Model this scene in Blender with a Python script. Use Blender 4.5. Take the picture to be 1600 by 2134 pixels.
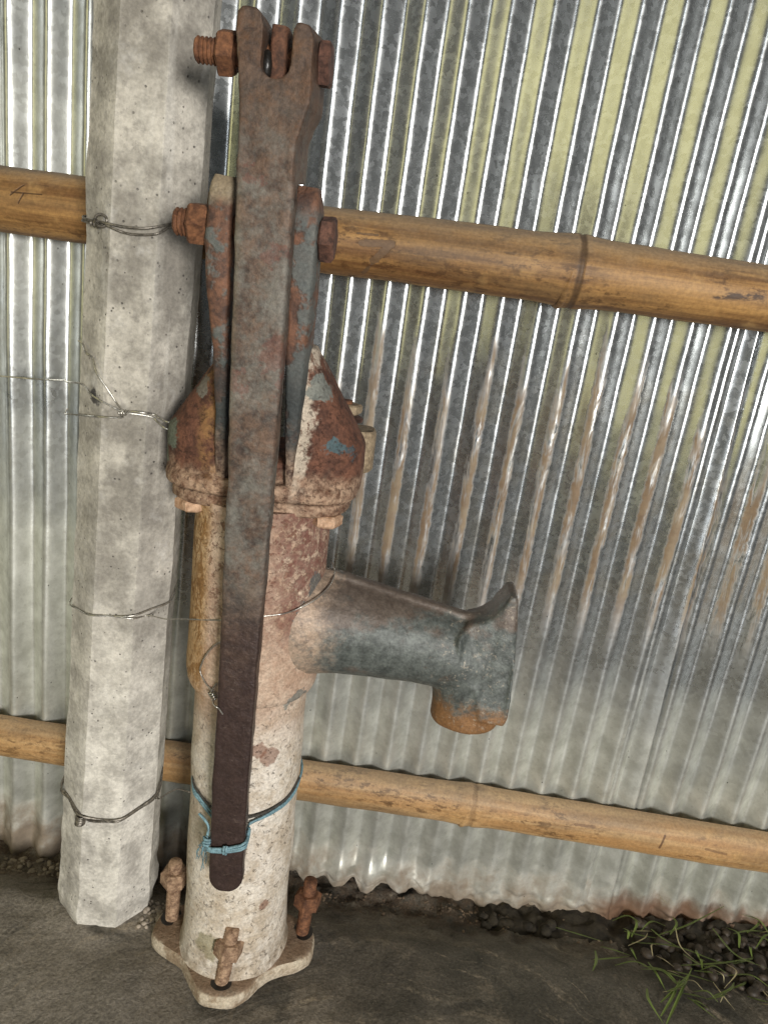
import bpy, bmesh, math, random
from mathutils import Vector, Matrix, noise
from mathutils.geometry import tessellate_polygon

PI = math.pi
R = math.radians
random.seed(7)
scene = bpy.context.scene
for o in list(bpy.data.objects):
    bpy.data.objects.remove(o)
COL = scene.collection

# ------------------------------------------------------------------ camera
# wall = plane y 0, floor about z 0, camera 0.93 m in front of the wall at 0.85 m
cam_d = bpy.data.cameras.new('camera')
cam = bpy.data.objects.new('camera', cam_d)
COL.objects.link(cam)
scene.camera = cam
cam_d.sensor_fit = 'VERTICAL'
cam_d.sensor_height = 36.0
cam_d.lens = 36.0 * 1540.0 / 2134.0
cam_d.clip_start = 0.01
cam_d.clip_end = 100
PITCH, ROLL = R(17.164), R(8.361)
cam.location = (0.0, -0.927, 0.85)
cam.rotation_euler = (Matrix.Rotation(R(90) - PITCH, 4, 'X') @ Matrix.Rotation(ROLL, 4, 'Z')).to_euler()

# ------------------------------------------------------------------ light
world = bpy.data.worlds.new('World')
scene.world = world
world.use_nodes = True
bg = world.node_tree.nodes['Background']
bg.inputs['Color'].default_value = (0.62, 0.66, 0.66, 1)
bg.inputs['Strength'].default_value = 0.085

def area(name, loc, target, sx, sy, power, color):
    d = bpy.data.lights.new(name, 'AREA')
    d.shape = 'RECTANGLE'
    d.size, d.size_y = sx, sy
    d.energy = power
    d.color = color
    o = bpy.data.objects.new(name, d)
    COL.objects.link(o)
    o.location = loc
    v = Vector(target) - Vector(loc)
    o.rotation_euler = v.to_track_quat('-Z', 'Y').to_euler()
    return o

area('doorway_light', (0.98, -2.95, 1.06), (0.0, 0.0, 0.65), 0.54, 0.56, 90, (1.0, 0.96, 0.91))
area('tall_fill_light', (0.22, -2.6, 1.0), (0.0, 0.0, 0.7), 0.20, 2.4, 8.0, (0.88, 0.94, 1.0))  # added fill lamp behind the camera for the long vertical sheet highlights
area('yard_light', (-1.75, -1.70, 1.30), (0.1, 0.0, 0.6), 1.0, 2.0, 8.0, (1.0, 0.90, 0.42))

vs = scene.view_settings
vs.view_transform = 'Standard'
vs.look = 'None'
vs.exposure = 0.0
vs.gamma = 1.0
vs.use_curve_mapping = False
scene.cycles.max_bounces = 5
scene.cycles.diffuse_bounces = 2
scene.cycles.glossy_bounces = 3
scene.cycles.adaptive_threshold = 0.02
scene.cycles.use_denoising = True

# ------------------------------------------------------------------ helpers
def tag(o, label=None, cat=None, group=None, kind=None):
    if label: o['label'] = label
    if cat: o['category'] = cat
    if group: o['group'] = group
    if kind: o['kind'] = kind
    return o

def empty(name, loc=(0, 0, 0), rot=(0, 0, 0)):
    o = bpy.data.objects.new(name, None)
    COL.objects.link(o)
    o.location = loc
    o.rotation_euler = rot
    o.empty_display_size = 0.05
    return o

def link(name, me, mat, parent=None, loc=None, rot=None):
    o = bpy.data.objects.new(name, me)
    COL.objects.link(o)
    if mat and not me.materials:
        me.materials.append(mat)
    if parent: o.parent = parent
    if loc: o.location = loc
    if rot: o.rotation_euler = rot
    return o

def to_mesh(bm, name, sharp=35):
    bmesh.ops.recalc_face_normals(bm, faces=bm.faces[:])
    me = bpy.data.meshes.new(name)
    bm.to_mesh(me)
    bm.free()
    me.shade_smooth()
    if sharp is not None:
        me.set_sharp_from_angle(angle=R(sharp))
    return me

def obj(name, bm, mat, parent=None, sharp=35, loc=None, rot=None):
    return link(name, to_mesh(bm, name, sharp), mat, parent, loc, rot)

def fbm(p, s, oct=4):
    return noise.fractal(Vector(p) * s, 0.9, 2.1, oct)

def rough_up(bm, amp, scale, oct=4, keep=None):
    bm.normal_update()
    mv = []
    for v in bm.verts:
        a = amp if keep is None else amp * keep(v.co)
        mv.append((v, v.normal * fbm(v.co, scale, oct) * a))
    for v, d in mv:
        v.co += d

def loft(bm, rings, cap0=True, cap1=True, closed=True):
    vr = [[bm.verts.new(p) for p in ring] for ring in rings]
    n = len(rings[0])
    for a, b in zip(vr, vr[1:]):
        for i in range(n if closed else n - 1):
            j = (i + 1) % n
            bm.faces.new((a[i], a[j], b[j], b[i]))
    if cap0: bm.faces.new(list(reversed(vr[0])))
    if cap1: bm.faces.new(vr[-1])
    return vr

def sup(cx, cy, z, a, b, e=4.0, n=28):
    out = []
    for i in range(n):
        t = 2 * PI * i / n
        c, s = math.cos(t), math.sin(t)
        out.append((cx + a * math.copysign(abs(c) ** (2 / e), c), cy + b * math.copysign(abs(s) ** (2 / e), s), z))
    return out

def lathe(bm, prof, n=48, axis='Z', c=(0, 0, 0), cap=True):
    rings = []
    for r, h in prof:
        ring = []
        for i in range(n):
            t = 2 * PI * i / n
            u, v = r * math.cos(t), r * math.sin(t)
            p = (u, v, h) if axis == 'Z' else (h, u, v)
            ring.append((p[0] + c[0], p[1] + c[1], p[2] + c[2]))
        rings.append(ring)
    return loft(bm, rings, cap, cap)

def fuse(bms, name, voxel, smooth=3):
    """melt several closed shells into one cast piece with filleted joints; returns a bmesh"""
    big = bmesh.new()
    for b in bms:
        bmesh.ops.recalc_face_normals(b, faces=b.faces[:])
        t = bpy.data.meshes.new('tmp')
        b.to_mesh(t)
        b.free()
        big.from_mesh(t)
        bpy.data.meshes.remove(t)
    me = bpy.data.meshes.new(name)
    big.to_mesh(me)
    big.free()
    o = bpy.data.objects.new('tmp', me)
    COL.objects.link(o)
    r = o.modifiers.new('r', 'REMESH')
    r.mode = 'VOXEL'
    r.voxel_size = voxel
    k = o.modifiers.new('s', 'SMOOTH')
    k.iterations = smooth
    k.factor = 0.5
    dg = bpy.context.evaluated_depsgraph_get()
    ev = o.evaluated_get(dg)
    out = bmesh.new()
    out.from_mesh(ev.to_mesh())
    ev.to_mesh_clear()
    bpy.data.objects.remove(o)
    bpy.data.meshes.remove(me)
    return out

def interp(tab, x):
    if x <= tab[0][0]: return tab[0][1]
    for (x0, y0), (x1, y1) in zip(tab, tab[1:]):
        if x <= x1:
            t = (x - x0) / (x1 - x0)
            return y0 + (y1 - y0) * t
    return tab[-1][1]

def sstep(a, b, x):
    t = max(0.0, min(1.0, (x - a) / (b - a)))
    return t * t * (3 - 2 * t)

def catmull(pts, k=6):
    P = [Vector(p) for p in pts]
    P = [P[0] * 2 - P[1]] + P + [P[-1] * 2 - P[-2]]
    out = []
    for i in range(1, len(P) - 2):
        p0, p1, p2, p3 = P[i - 1:i + 3]
        for j in range(k):
            t = j / k
            out.append(0.5 * ((2 * p1) + (p2 - p0) * t + (2 * p0 - 5 * p1 + 4 * p2 - p3) * t * t + (3 * p1 - p0 - 3 * p2 + p3) * t ** 3))
    out.append(P[-2])
    return out

def tube(bm, pts, r, n=6, smooth=5, r2=None):
    pts = catmull(pts, smooth) if smooth > 1 else [Vector(p) for p in pts]
    m = len(pts)
    up = Vector((0.13, 0.21, 0.97))
    rings = []
    for i, p in enumerate(pts):
        t = (pts[min(i + 1, m - 1)] - pts[max(i - 1, 0)])
        t = t.normalized() if t.length > 1e-9 else Vector((1, 0, 0))
        a = t.cross(up)
        if a.length < 1e-3: a = t.cross(Vector((1, 0, 0)))
        a.normalize()
        b = t.cross(a)
        rr = r if r2 is None else r + (r2 - r) * i / (m - 1)
        rings.append([p + (a * math.cos(2 * PI * j / n) + b * math.sin(2 * PI * j / n)) * rr for j in range(n)])
    loft(bm, rings)

# ------------------------------------------------------------------ node helper
class M:
    def __init__(self, name):
        self.m = bpy.data.materials.new(name)
        self.m.use_nodes = True
        self.t = self.m.node_tree
        self.b = self.t.nodes['Principled BSDF']
        tc = self.t.nodes.new('ShaderNodeTexCoord')
        self.co = tc.outputs['Object']
        sx = self.t.nodes.new('ShaderNodeSeparateXYZ')
        self.link(self.co, sx.inputs[0])
        self.x, self.y, self.z = sx.outputs
    def link(self, a, b): self.t.links.new(a, b)
    def put(self, sock, v):
        if v is None: return
        if isinstance(v, bpy.types.NodeSocket): self.link(v, sock)
        elif isinstance(v, (tuple, list)):
            sock.default_value = tuple(v) + ((1,) if len(v) == 3 and len(sock.default_value) == 4 else ())
        else: sock.default_value = v
    def scaled(self, s):
        n = self.t.nodes.new('ShaderNodeMapping')
        n.inputs['Scale'].default_value = s
        self.link(self.co, n.inputs['Vector'])
        return n.outputs[0]
    def noise(self, s, d=5, r=0.6, dist=0.0, co=None, off=0.0):
        n = self.t.nodes.new('ShaderNodeTexNoise')
        n.noise_dimensions = '3D'
        n.inputs['Scale'].default_value = s
        n.inputs['Detail'].default_value = min(d, 4)
        n.inputs['Roughness'].default_value = r
        n.inputs['Distortion'].default_value = dist
        src = co or self.co
        if off:
            a = self.t.nodes.new('ShaderNodeVectorMath')
            a.operation = 'ADD'
            self.link(src, a.inputs[0])
            a.inputs[1].default_value = (off * 1.37 + 0.5, off * 2.11 - 0.3, off * 0.77 + 0.2)
            src = a.outputs[0]
        self.link(src, n.inputs['Vector'])
        return n.outputs['Fac']
    def vor(self, s, feat='F1', co=None, out='Distance', rand=1.0):
        n = self.t.nodes.new('ShaderNodeTexVoronoi')
        n.feature = feat
        n.inputs['Scale'].default_value = s
        n.inputs['Randomness'].default_value = rand
        self.link(co or self.co, n.inputs['Vector'])
        return n.outputs[out]
    def op(self, f, a, b=None, c=None, clamp=False):
        n = self.t.nodes.new('ShaderNodeMath')
        n.operation = f
        n.use_clamp = clamp
        self.put(n.inputs[0], a)
        if b is not None: self.put(n.inputs[1], b)
        if c is not None: self.put(n.inputs[2], c)
        return n.outputs[0]
    def add(self, a, b): return self.op('ADD', a, b)
    def mul(self, a, b): return self.op('MULTIPLY', a, b)
    def st(self, v, lo, hi, a=0.0, b=1.0):
        n = self.t.nodes.new('ShaderNodeMapRange')
        n.interpolation_type = 'SMOOTHSTEP'
        self.put(n.inputs['Value'], v)
        n.inputs['From Min'].default_value = lo
        n.inputs['From Max'].default_value = hi
        n.inputs['To Min'].default_value = a
        n.inputs['To Max'].default_value = b
        return n.outputs[0]
    def ball(self, p, r, warp=0.0, wscale=40.0):
        """soft spot of radius r round point p, edge broken up by noise"""
        n = self.t.nodes.new('ShaderNodeVectorMath')
        n.operation = 'DISTANCE'
        self.link(self.co, n.inputs[0])
        n.inputs[1].default_value = p
        d = n.outputs['Value']
        if warp:
            d = self.add(d, self.mul(self.op('SUBTRACT', self.noise(wscale, 4, 0.65), 0.5), warp))
        return self.st(d, r * 1.08, r * 0.86)
    def seg(self, p, q, w):
        """thin scratch from p to q"""
        p, q = Vector(p), Vector(q)
        ax = (q - p)
        L = ax.length
        ax /= L
        def vm(op, a, b=None, out='Vector'):
            n = self.t.nodes.new('ShaderNodeVectorMath')
            n.operation = op
            for i, v in ((0, a), (1, b)):
                if v is None: continue
                if isinstance(v, bpy.types.NodeSocket): self.link(v, n.inputs[i])
                else: n.inputs[i].default_value = v
            return n.outputs[out]
        d = vm('SUBTRACT', self.co, tuple(p))
        t = self.op('MAXIMUM', self.op('MINIMUM', vm('DOT_PRODUCT', d, tuple(ax), 'Value'), L), 0.0)
        n = self.t.nodes.new('ShaderNodeVectorMath'); n.operation = 'SCALE'
        n.inputs[0].default_value = tuple(ax)
        self.link(t, n.inputs['Scale'])
        dist = vm('DISTANCE', d, n.outputs[0], 'Value')
        return self.st(dist, w, w * 0.4)
    def mix(self, f, a, b, mode='MIX'):
        n = self.t.nodes.new('ShaderNodeMix')
        n.data_type = 'RGBA'
        n.blend_type = mode
        self.put(n.inputs[0], f)
        self.put(n.inputs[6], a)
        self.put(n.inputs[7], b)
        return n.outputs[2]
    def mixf(self, f, a, b):
        n = self.t.nodes.new('ShaderNodeMix')
        self.put(n.inputs[0], f)
        self.put(n.inputs[2], a)
        self.put(n.inputs[3], b)
        return n.outputs[0]
    def grain(self, col, s=330, amt=0.2, off=17):
        g = self.st(self.noise(s, 3, 0.7, off=off), 0.30, 0.70, 1.0 - amt, 1.0 + amt)
        n = self.t.nodes.new('ShaderNodeVectorMath')
        n.operation = 'SCALE'
        self.link(col, n.inputs[0])
        self.link(g, n.inputs['Scale'])
        return n.outputs[0]
    def edge(self, lo, hi):
        g = self.t.nodes.new('ShaderNodeNewGeometry')
        return self.st(self.add(g.outputs['Pointiness'], self.mul(self.op('SUBTRACT', self.noise(70, 3, 0.7, off=27), 0.5), 0.04)), lo, hi)
    def bump(self, h, dist=0.001, strength=1.0, prev=None):
        n = self.t.nodes.new('ShaderNodeBump')
        n.inputs['Strength'].default_value = strength
        n.inputs['Distance'].default_value = dist
        self.link(h, n.inputs['Height'])
        if prev: self.link(prev, n.inputs['Normal'])
        return n.outputs[0]
    def out(self, color=None, rough=None, metal=None, normal=None, spec=None):
        self.put(self.b.inputs['Base Color'], color)
        self.put(self.b.inputs['Roughness'], rough)
        self.put(self.b.inputs['Metallic'], metal)
        if normal is not None: self.link(normal, self.b.inputs['Normal'])
        if spec is not None: self.put(self.b.inputs['Specular IOR Level'], spec)
        return self.m

PITCHW = 0.0457          # corrugation pitch

# ------------------------------------------------------------------ materials
def mat_galv(name, seed, dull=0.0):
    m = M(name)
    warp = m.t.nodes.new('ShaderNodeVectorMath'); warp.operation = 'MULTIPLY_ADD'
    nz = m.t.nodes.new('ShaderNodeTexNoise'); nz.inputs['Scale'].default_value = 170; nz.inputs['Detail'].default_value = 3
    m.link(m.co, nz.inputs['Vector'])
    m.link(nz.outputs['Color'], warp.inputs[0]); warp.inputs[1].default_value = (0.010, 0.010, 0.010); m.link(m.co, warp.inputs[2])
    cell = m.vor(165, co=warp.outputs[0], out='Color')
    sp = m.t.nodes.new('ShaderNodeSeparateXYZ'); m.link(cell, sp.inputs[0])
    spang = sp.outputs[0]
    feather = m.noise(260, 4, 0.7, 2.0, off=seed)
    sg = m.add(m.mul(spang, 0.55), m.mul(feather, 0.45))
    base = m.mix(m.st(sg, 0.15, 0.9), (0.48, 0.50, 0.50), (0.66, 0.69, 0.70))
    # oxide bloom and dust, more of it low on the sheet
    low = m.add(m.st(m.z, 0.66, 0.12), m.mul(m.op('SUBTRACT', m.noise(9, 5, 0.6, off=seed + 2), 0.5), 0.75))
    low = m.add(low, m.st(m.x, -0.28, -0.38, 0.0, 0.55))      # dustier behind and left of the pillar
    low = m.op('ADD', low, dull, clamp=True)
    ox = m.st(low, 0.28, 0.95)
    fine = m.noise(150, 5, 0.7, off=seed + 5)
    oxc = m.mix(m.st(m.noise(38, 5, 0.65, off=seed + 7), 0.3, 0.7), (0.56, 0.565, 0.49), (0.82, 0.83, 0.75))
    oxc = m.mix(m.mul(m.st(fine, 0.55, 0.75), 0.35), oxc, (0.30, 0.28, 0.21))
    col = m.mix(m.mul(ox, 0.88), base, oxc)
    met = m.mixf(ox, 0.90, 0.66)
    rgh = m.mixf(ox, m.st(sg, 0.2, 0.8, 0.24, 0.29), 0.40)
    # rust along the ridges of the middle band
    ph = m.op('COSINE', m.mul(m.add(m.x, 0.011 - PITCHW * 0.46), 2 * PI / PITCHW))
    ridge = m.st(m.add(ph, m.mul(m.op('SUBTRACT', m.noise(90, 4, 0.7, off=seed + 3), 0.5), 0.7)), 0.45, 0.85)
    band = m.mul(m.st(m.z, 0.40, 0.52), m.st(m.add(m.z, m.mul(m.op('SUBTRACT', m.noise(7, 3, 0.6, co=m.scaled((5.0, 1.0, 0.6)), off=seed + 8), 0.5), 0.60)), 0.80, 0.70))
    streak = m.noise(60, 6, 0.7, 0.4, co=m.scaled((1, 1, 0.16)), off=seed + 9)
    xfade = m.st(m.x, -0.20, 0.0)
    rm = m.mul(m.mul(ridge, band), m.mul(m.st(streak, 0.36, 0.54), xfade))
    rmc = m.mix(m.noise(120, 4, 0.7, off=seed), (0.105, 0.058, 0.026), (0.31, 0.21, 0.115))
    col = m.mix(m.mul(rm, 0.95), col, rmc)
    met = m.mixf(rm, met, 0.0)
    rgh = m.mixf(rm, rgh, 0.72)
    # faint brown film round those streaks
    film = m.mul(m.mul(band, xfade), m.mul(m.st(m.noise(24, 5, 0.6, off=seed + 4), 0.42, 0.68), 0.30))
    col = m.mix(film, col, (0.46, 0.40, 0.28))
    # mud splash at the foot, rusted hem
    mud = m.st(m.add(m.z, m.mul(m.op('SUBTRACT', m.noise(22, 6, 0.65, off=seed), 0.5), 0.16)), 0.045, -0.035)
    mudc = m.mix(m.noise(70, 5, 0.7), (0.10, 0.07, 0.045), (0.34, 0.26, 0.18))
    col = m.mix(m.mul(mud, 0.9), col, mudc)
    hem = m.mul(m.st(m.add(m.z, m.mul(m.noise(35, 4, 0.6), 0.05)), 0.05, 0.02), m.st(m.x, 0.38, 0.44))
    col = m.mix(m.mul(hem, 0.8), col, (0.16, 0.075, 0.035))
    met = m.mixf(mud, met, 0.0)
    rgh = m.mixf(mud, rgh, 0.85)
    # fly specks
    spk = m.mul(m.st(m.vor(75, co=m.scaled((1, 1, 0.7))), 0.075, 0.05), m.st(m.noise(30, 2, 0.5, off=3), 0.52, 0.6))
    col = m.mix(m.mul(spk, 0.85), col, (0.03, 0.027, 0.02))
    h = m.add(m.mul(m.mul(fine, ox), 0.28), m.mul(m.mul(streak, rm), 0.8))
    return m.out(col, rgh, met, m.bump(h, 0.0014, 0.6))

def mat_concrete_pillar():
    m = M('pillar_concrete')
    big = m.noise(9, 6, 0.62, off=1)
    mid = m.noise(45, 6, 0.7, off=2)
    col = m.mix(m.st(m.add(m.mul(big, 0.6), m.mul(m.noise(28, 4, 0.7, off=21), 0.4)), 0.40, 0.60), (0.25, 0.232, 0.200), (0.55, 0.518, 0.45))
    col = m.mix(m.mul(m.st(m.noise(95, 4, 0.72, off=22), 0.52, 0.68), 0.45), col, (0.20, 0.185, 0.165))
    col = m.mix(m.mul(m.st(m.noise(16, 5, 0.7, off=5), 0.55, 0.72), 0.6), col, (0.60, 0.585, 0.55))
    lime_and_light = m.mul(m.st(m.add(m.z, m.mul(m.noise(18, 5, 0.65, off=8), 0.3)), 0.78, 0.36), 0.8)  # whitish lower pillar, with the brighter light there put into the colour
    col = m.mix(lime_and_light, col, m.mix(m.st(m.noise(28, 6, 0.7, off=4), 0.34, 0.64), (0.40, 0.380, 0.340), (0.78, 0.750, 0.675)))
    pit = m.mul(m.st(m.vor(150), 0.20, 0.10), m.st(m.noise(60, 3, 0.5, off=6), 0.50, 0.62))
    col = m.mix(m.mul(pit, 0.8), col, (0.07, 0.065, 0.06))
    stain = m.ball((-0.006, -0.06, 0.70), 0.010, 0.03, 60)
    col = m.mix(m.mul(stain, 0.85), col, (0.035, 0.033, 0.035))
    yel = m.ball((-0.058, -0.03, 0.53), 0.022, 0.03, 50)
    col = m.mix(m.mul(yel, 0.6), col, (0.45, 0.34, 0.15))
    drip = m.st(m.noise(34, 4, 0.6, 0.6, co=m.scaled((1, 1, 0.08)), off=12), 0.56, 0.70)
    col = m.mix(m.mul(drip, 0.32), col, (0.66, 0.64, 0.58))
    col = m.mix(m.mul(m.edge(0.515, 0.56), 0.45), col, (0.70, 0.675, 0.60))
    h = m.add(m.mul(m.noise(90, 7, 0.75), 0.6), m.add(m.mul(mid, 0.6), m.mul(pit, -0.8)))
    return m.out(m.grain(col, 230, 0.14), 0.88, 0.0, m.bump(h, 0.0028, 0.7), 0.25)

def mat_bamboo(name, tan, dark, seed):
    m = M(name)
    fib = m.noise(30, 6, 0.65, co=m.scaled((0.10, 3.0, 3.0)), off=seed)
    col = m.mix(m.st(fib, 0.30, 0.72), dark, tan)
    patch = m.st(m.noise(11, 6, 0.7, 0.5, co=m.scaled((0.55, 1.3, 1.3)), off=seed + 1), 0.44, 0.62)
    spk = m.st(m.noise(120, 6, 0.75, co=m.scaled((0.45, 1.1, 1.1)), off=seed + 3), 0.50, 0.60)
    col = m.mix(m.mul(m.mul(patch, spk), 0.75), col, (0.075, 0.032, 0.010))
    grim = m.st(m.noise(9, 4, 0.7, 0.4, co=m.scaled((0.4, 1.2, 1.2)), off=seed + 9), 0.46, 0.68)
    col = m.mix(m.mul(grim, 0.5), col, (0.13, 0.085, 0.045))
    worn = m.st(m.noise(15, 6, 0.7, off=seed + 6), 0.55, 0.72)
    col = m.mix(m.mul(worn, 0.45), col, (0.55, 0.34, 0.13))
    dust = m.st(m.add(m.z, m.mul(m.noise(40, 5, 0.7), 0.02)), 0.020, 0.045)
    col = m.mix(m.mul(dust, 0.55), col, (0.30, 0.24, 0.17))
    h = m.add(m.mul(fib, 0.5), m.mul(m.noise(160, 5, 0.7, co=m.scaled((0.3, 1, 1))), 0.35))
    return m, col, h, spk

def rusty(m, a, b, s=55, off=0.0):
    n1 = m.noise(s, 7, 0.72, 0.3, off=off)
    return m.mix(m.st(n1, 0.30, 0.70), a, b), n1

def mat_handle():
    m = M('handle_iron')
    col, n1 = rusty(m, (0.042, 0.028, 0.022), (0.165, 0.105, 0.072), 60, 1)
    # upper third browner, lower half worn dark by hands
    grey = m.mul(m.mul(m.st(m.z, 0.50, 0.60), m.st(m.z, 1.0, 0.93)), m.st(m.add(m.noise(18, 4, 0.7, off=2), m.mul(m.noise(140, 4, 0.7), 0.5)), 0.60, 0.92))
    col = m.mix(m.mul(grey, 0.8), col, m.mix(m.noise(150, 4, 0.75, off=3), (0.090, 0.085, 0.074), (0.27, 0.26, 0.225)))
    org = m.mul(m.st(m.z, 0.88, 0.98), m.st(m.noise(40, 6, 0.7, off=4), 0.42, 0.70))
    col = m.mix(m.mul(m.st(m.z, 0.90, 0.97), 0.35), col, (0.045, 0.026, 0.017))
    col = m.mix(m.mul(org, 0.6), col, (0.15, 0.070, 0.030))
    for p, r in (((0.019, -0.1, 0.775), 0.017), ((-0.017, -0.1, 0.748), 0.013), ((0.022, -0.1, 0.752), 0.008), ((-0.012, -0.1, 0.915), 0.010), ((0.014, -0.1, 0.86), 0.010)):
        col = m.mix(m.mul(m.ball(p, r, 0.05, 95), 0.38), col, (0.16, 0.058, 0.042))
    dk = m.st(m.add(m.z, m.mul(m.op('SUBTRACT', m.noise(15, 5, 0.65, off=6), 0.5), 0.22)), 0.58, 0.42)
    dkc = m.mix(m.noise(85, 6, 0.75, off=8), (0.026, 0.017, 0.016), (0.088, 0.056, 0.050))
    col = m.mix(m.mul(dk, 0.9), col, dkc)
    scr = m.mul(m.st(m.noise(70, 4, 0.6, 1.2, co=m.scaled((1.0, 1, 3.2)), off=3), 0.63, 0.68), dk)
    col = m.mix(m.mul(scr, 0.35), col, (0.20, 0.15, 0.12))
    pale = m.mul(m.mul(m.st(m.x, -0.0240, -0.0275), m.st(m.z, 0.93, 0.95)), m.mul(m.st(m.noise(45, 5, 0.7, off=14), 0.32, 0.5), m.st(m.z, 1.018, 0.995)))
    col = m.mix(m.mul(pale, 0.85), col, m.mix(m.noise(80, 5, 0.7), (0.20, 0.18, 0.12), (0.40, 0.36, 0.26)))
    edge = m.mul(m.st(m.x, -0.012, -0.0235), m.mul(m.st(m.z, 0.60, 0.7), m.st(m.z, 0.92, 0.88)))
    col = m.mix(m.mul(edge, 0.35), col, (0.30, 0.27, 0.20))
    col = m.mix(m.mul(m.edge(0.54, 0.62), 0.35), col, (0.24, 0.19, 0.145))
    h = m.add(m.mul(n1, 0.7), m.mul(m.noise(190, 6, 0.75), 0.5))
    return m.out(m.grain(col), m.mixf(dk, 0.66, 0.40), m.mixf(dk, 0.2, 0.35), m.bump(h, 0.0020, 0.75))

def mat_bolt(name, a, b):
    m = M(name)
    col, n1 = rusty(m, a, b, 110, 2)
    return m.out(m.grain(col), 0.8, 0.1, m.bump(m.add(n1, m.noise(240, 5, 0.7)), 0.0007, 0.7))

def mat_cap():
    m = M('head_cap_paint')
    col, n1 = rusty(m, (0.060, 0.029, 0.021), (0.185, 0.082, 0.050), 48, 3)
    dust = m.st(m.add(m.z, m.mul(m.op('SUBTRACT', m.noise(32, 6, 0.7, off=5), 0.5), 0.08)), 0.668, 0.640)
    dcol = m.mix(m.st(m.noise(90, 6, 0.75, off=1), 0.3, 0.68), (0.13, 0.065, 0.038), (0.50, 0.35, 0.24))
    # right side: cream wash beside the lug, fading into rust
    wash = m.mul(m.st(m.x, 0.030, 0.038), m.st(m.add(m.x, m.mul(m.op('SUBTRACT', m.noise(48, 6, 0.72, off=8), 0.5), 0.055)), 0.053, 0.043))
    col = m.mix(m.mul(wash, 0.92), col, m.mix(n1, (0.42, 0.35, 0.26), (0.66, 0.58, 0.47)))
    spots = m.mul(wash, m.st(m.noise(85, 6, 0.75, off=6), 0.55, 0.63))
    col = m.mix(m.mul(spots, 0.85), col, (0.13, 0.065, 0.04))
    left = m.mul(m.st(m.x, -0.064, -0.048), m.st(m.x, 0.0, -0.01))
    och = m.mul(left, m.st(m.noise(60, 6, 0.75, off=9), 0.40, 0.62))
    col = m.mix(m.mul(och, 0.6), col, (0.34, 0.19, 0.07))
    col = m.mix(m.mul(dust, 0.85), col, dcol)
    for p, r, c in (((-0.092, -0.035, 0.682), 0.016, (0.14, 0.17, 0.13)), ((-0.097, -0.02, 0.662), 0.015, (0.15, 0.18, 0.14)),
                    ((0.070, -0.045, 0.690), 0.011, (0.07, 0.13, 0.145)), ((0.082, -0.035, 0.683), 0.010, (0.06, 0.085, 0.095)),
                    ((0.052, -0.05, 0.745), 0.014, (0.17, 0.19, 0.17)), ((-0.060, -0.05, 0.735), 0.010, (0.18, 0.17, 0.14))):
        col = m.mix(m.mul(m.ball(p, r, 0.03, 80), 0.85), col, c)
    pits = m.st(m.noise(150, 6, 0.75, off=2), 0.56, 0.64)
    col = m.mix(m.mul(pits, 0.55), col, (0.06, 0.032, 0.022))
    h = m.add(m.mul(n1, 0.6), m.add(m.mul(m.noise(200, 6, 0.75), 0.5), m.mul(pits, -0.35)))
    return m.out(m.grain(col), 0.8, 0.05, m.bump(h, 0.0024, 0.8), 0.3)

def mat_ear():
    m = M('lug_paint')
    col, n1 = rusty(m, (0.055, 0.030, 0.022), (0.195, 0.092, 0.052), 60, 5)
    teal = m.st(m.add(m.noise(27, 6, 0.7, off=2), m.st(m.x, 0.026, 0.036, 0.0, 0.10)), 0.49, 0.58)
    tc = m.mix(m.noise(140, 4, 0.75, off=7), (0.040, 0.050, 0.050), (0.17, 0.195, 0.18))
    col = m.mix(m.mul(m.mul(teal, m.st(m.z, 0.905, 0.885)), 0.85), col, tc)
    deep = m.st(m.add(m.z, m.mul(m.noise(30, 4, 0.6, off=4), 0.05)), 0.82, 0.76)
    col = m.mix(m.mul(deep, 0.72), col, (0.026, 0.032, 0.033))
    tan = m.mul(m.st(m.x, -0.020, -0.024), m.st(m.add(m.z, m.mul(m.noise(50, 5, 0.7), 0.02)), 0.898, 0.915))
    col = m.mix(m.mul(tan, 0.85), col, m.mix(m.noise(90, 5, 0.7), (0.19, 0.15, 0.095), (0.38, 0.32, 0.22)))
    col = m.mix(m.mul(m.edge(0.53, 0.60), 0.4), col, (0.24, 0.19, 0.14))
    foot = m.st(m.add(m.z, m.mul(m.op('SUBTRACT', m.noise(45, 4, 0.72, off=11), 0.5), 0.09)), 0.715, 0.655)
    col = m.mix(m.mul(foot, 0.9), col, m.mix(m.st(m.noise(110, 4, 0.75, off=12), 0.36, 0.62), (0.085, 0.045, 0.03), (0.36, 0.25, 0.17)))
    h = m.add(m.mul(teal, 0.4), m.add(m.mul(n1, 0.5), m.mul(m.noise(190, 6, 0.75), 0.4)))
    return m.out(m.grain(col), 0.7, 0.1, m.bump(h, 0.0020, 0.8))

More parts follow.
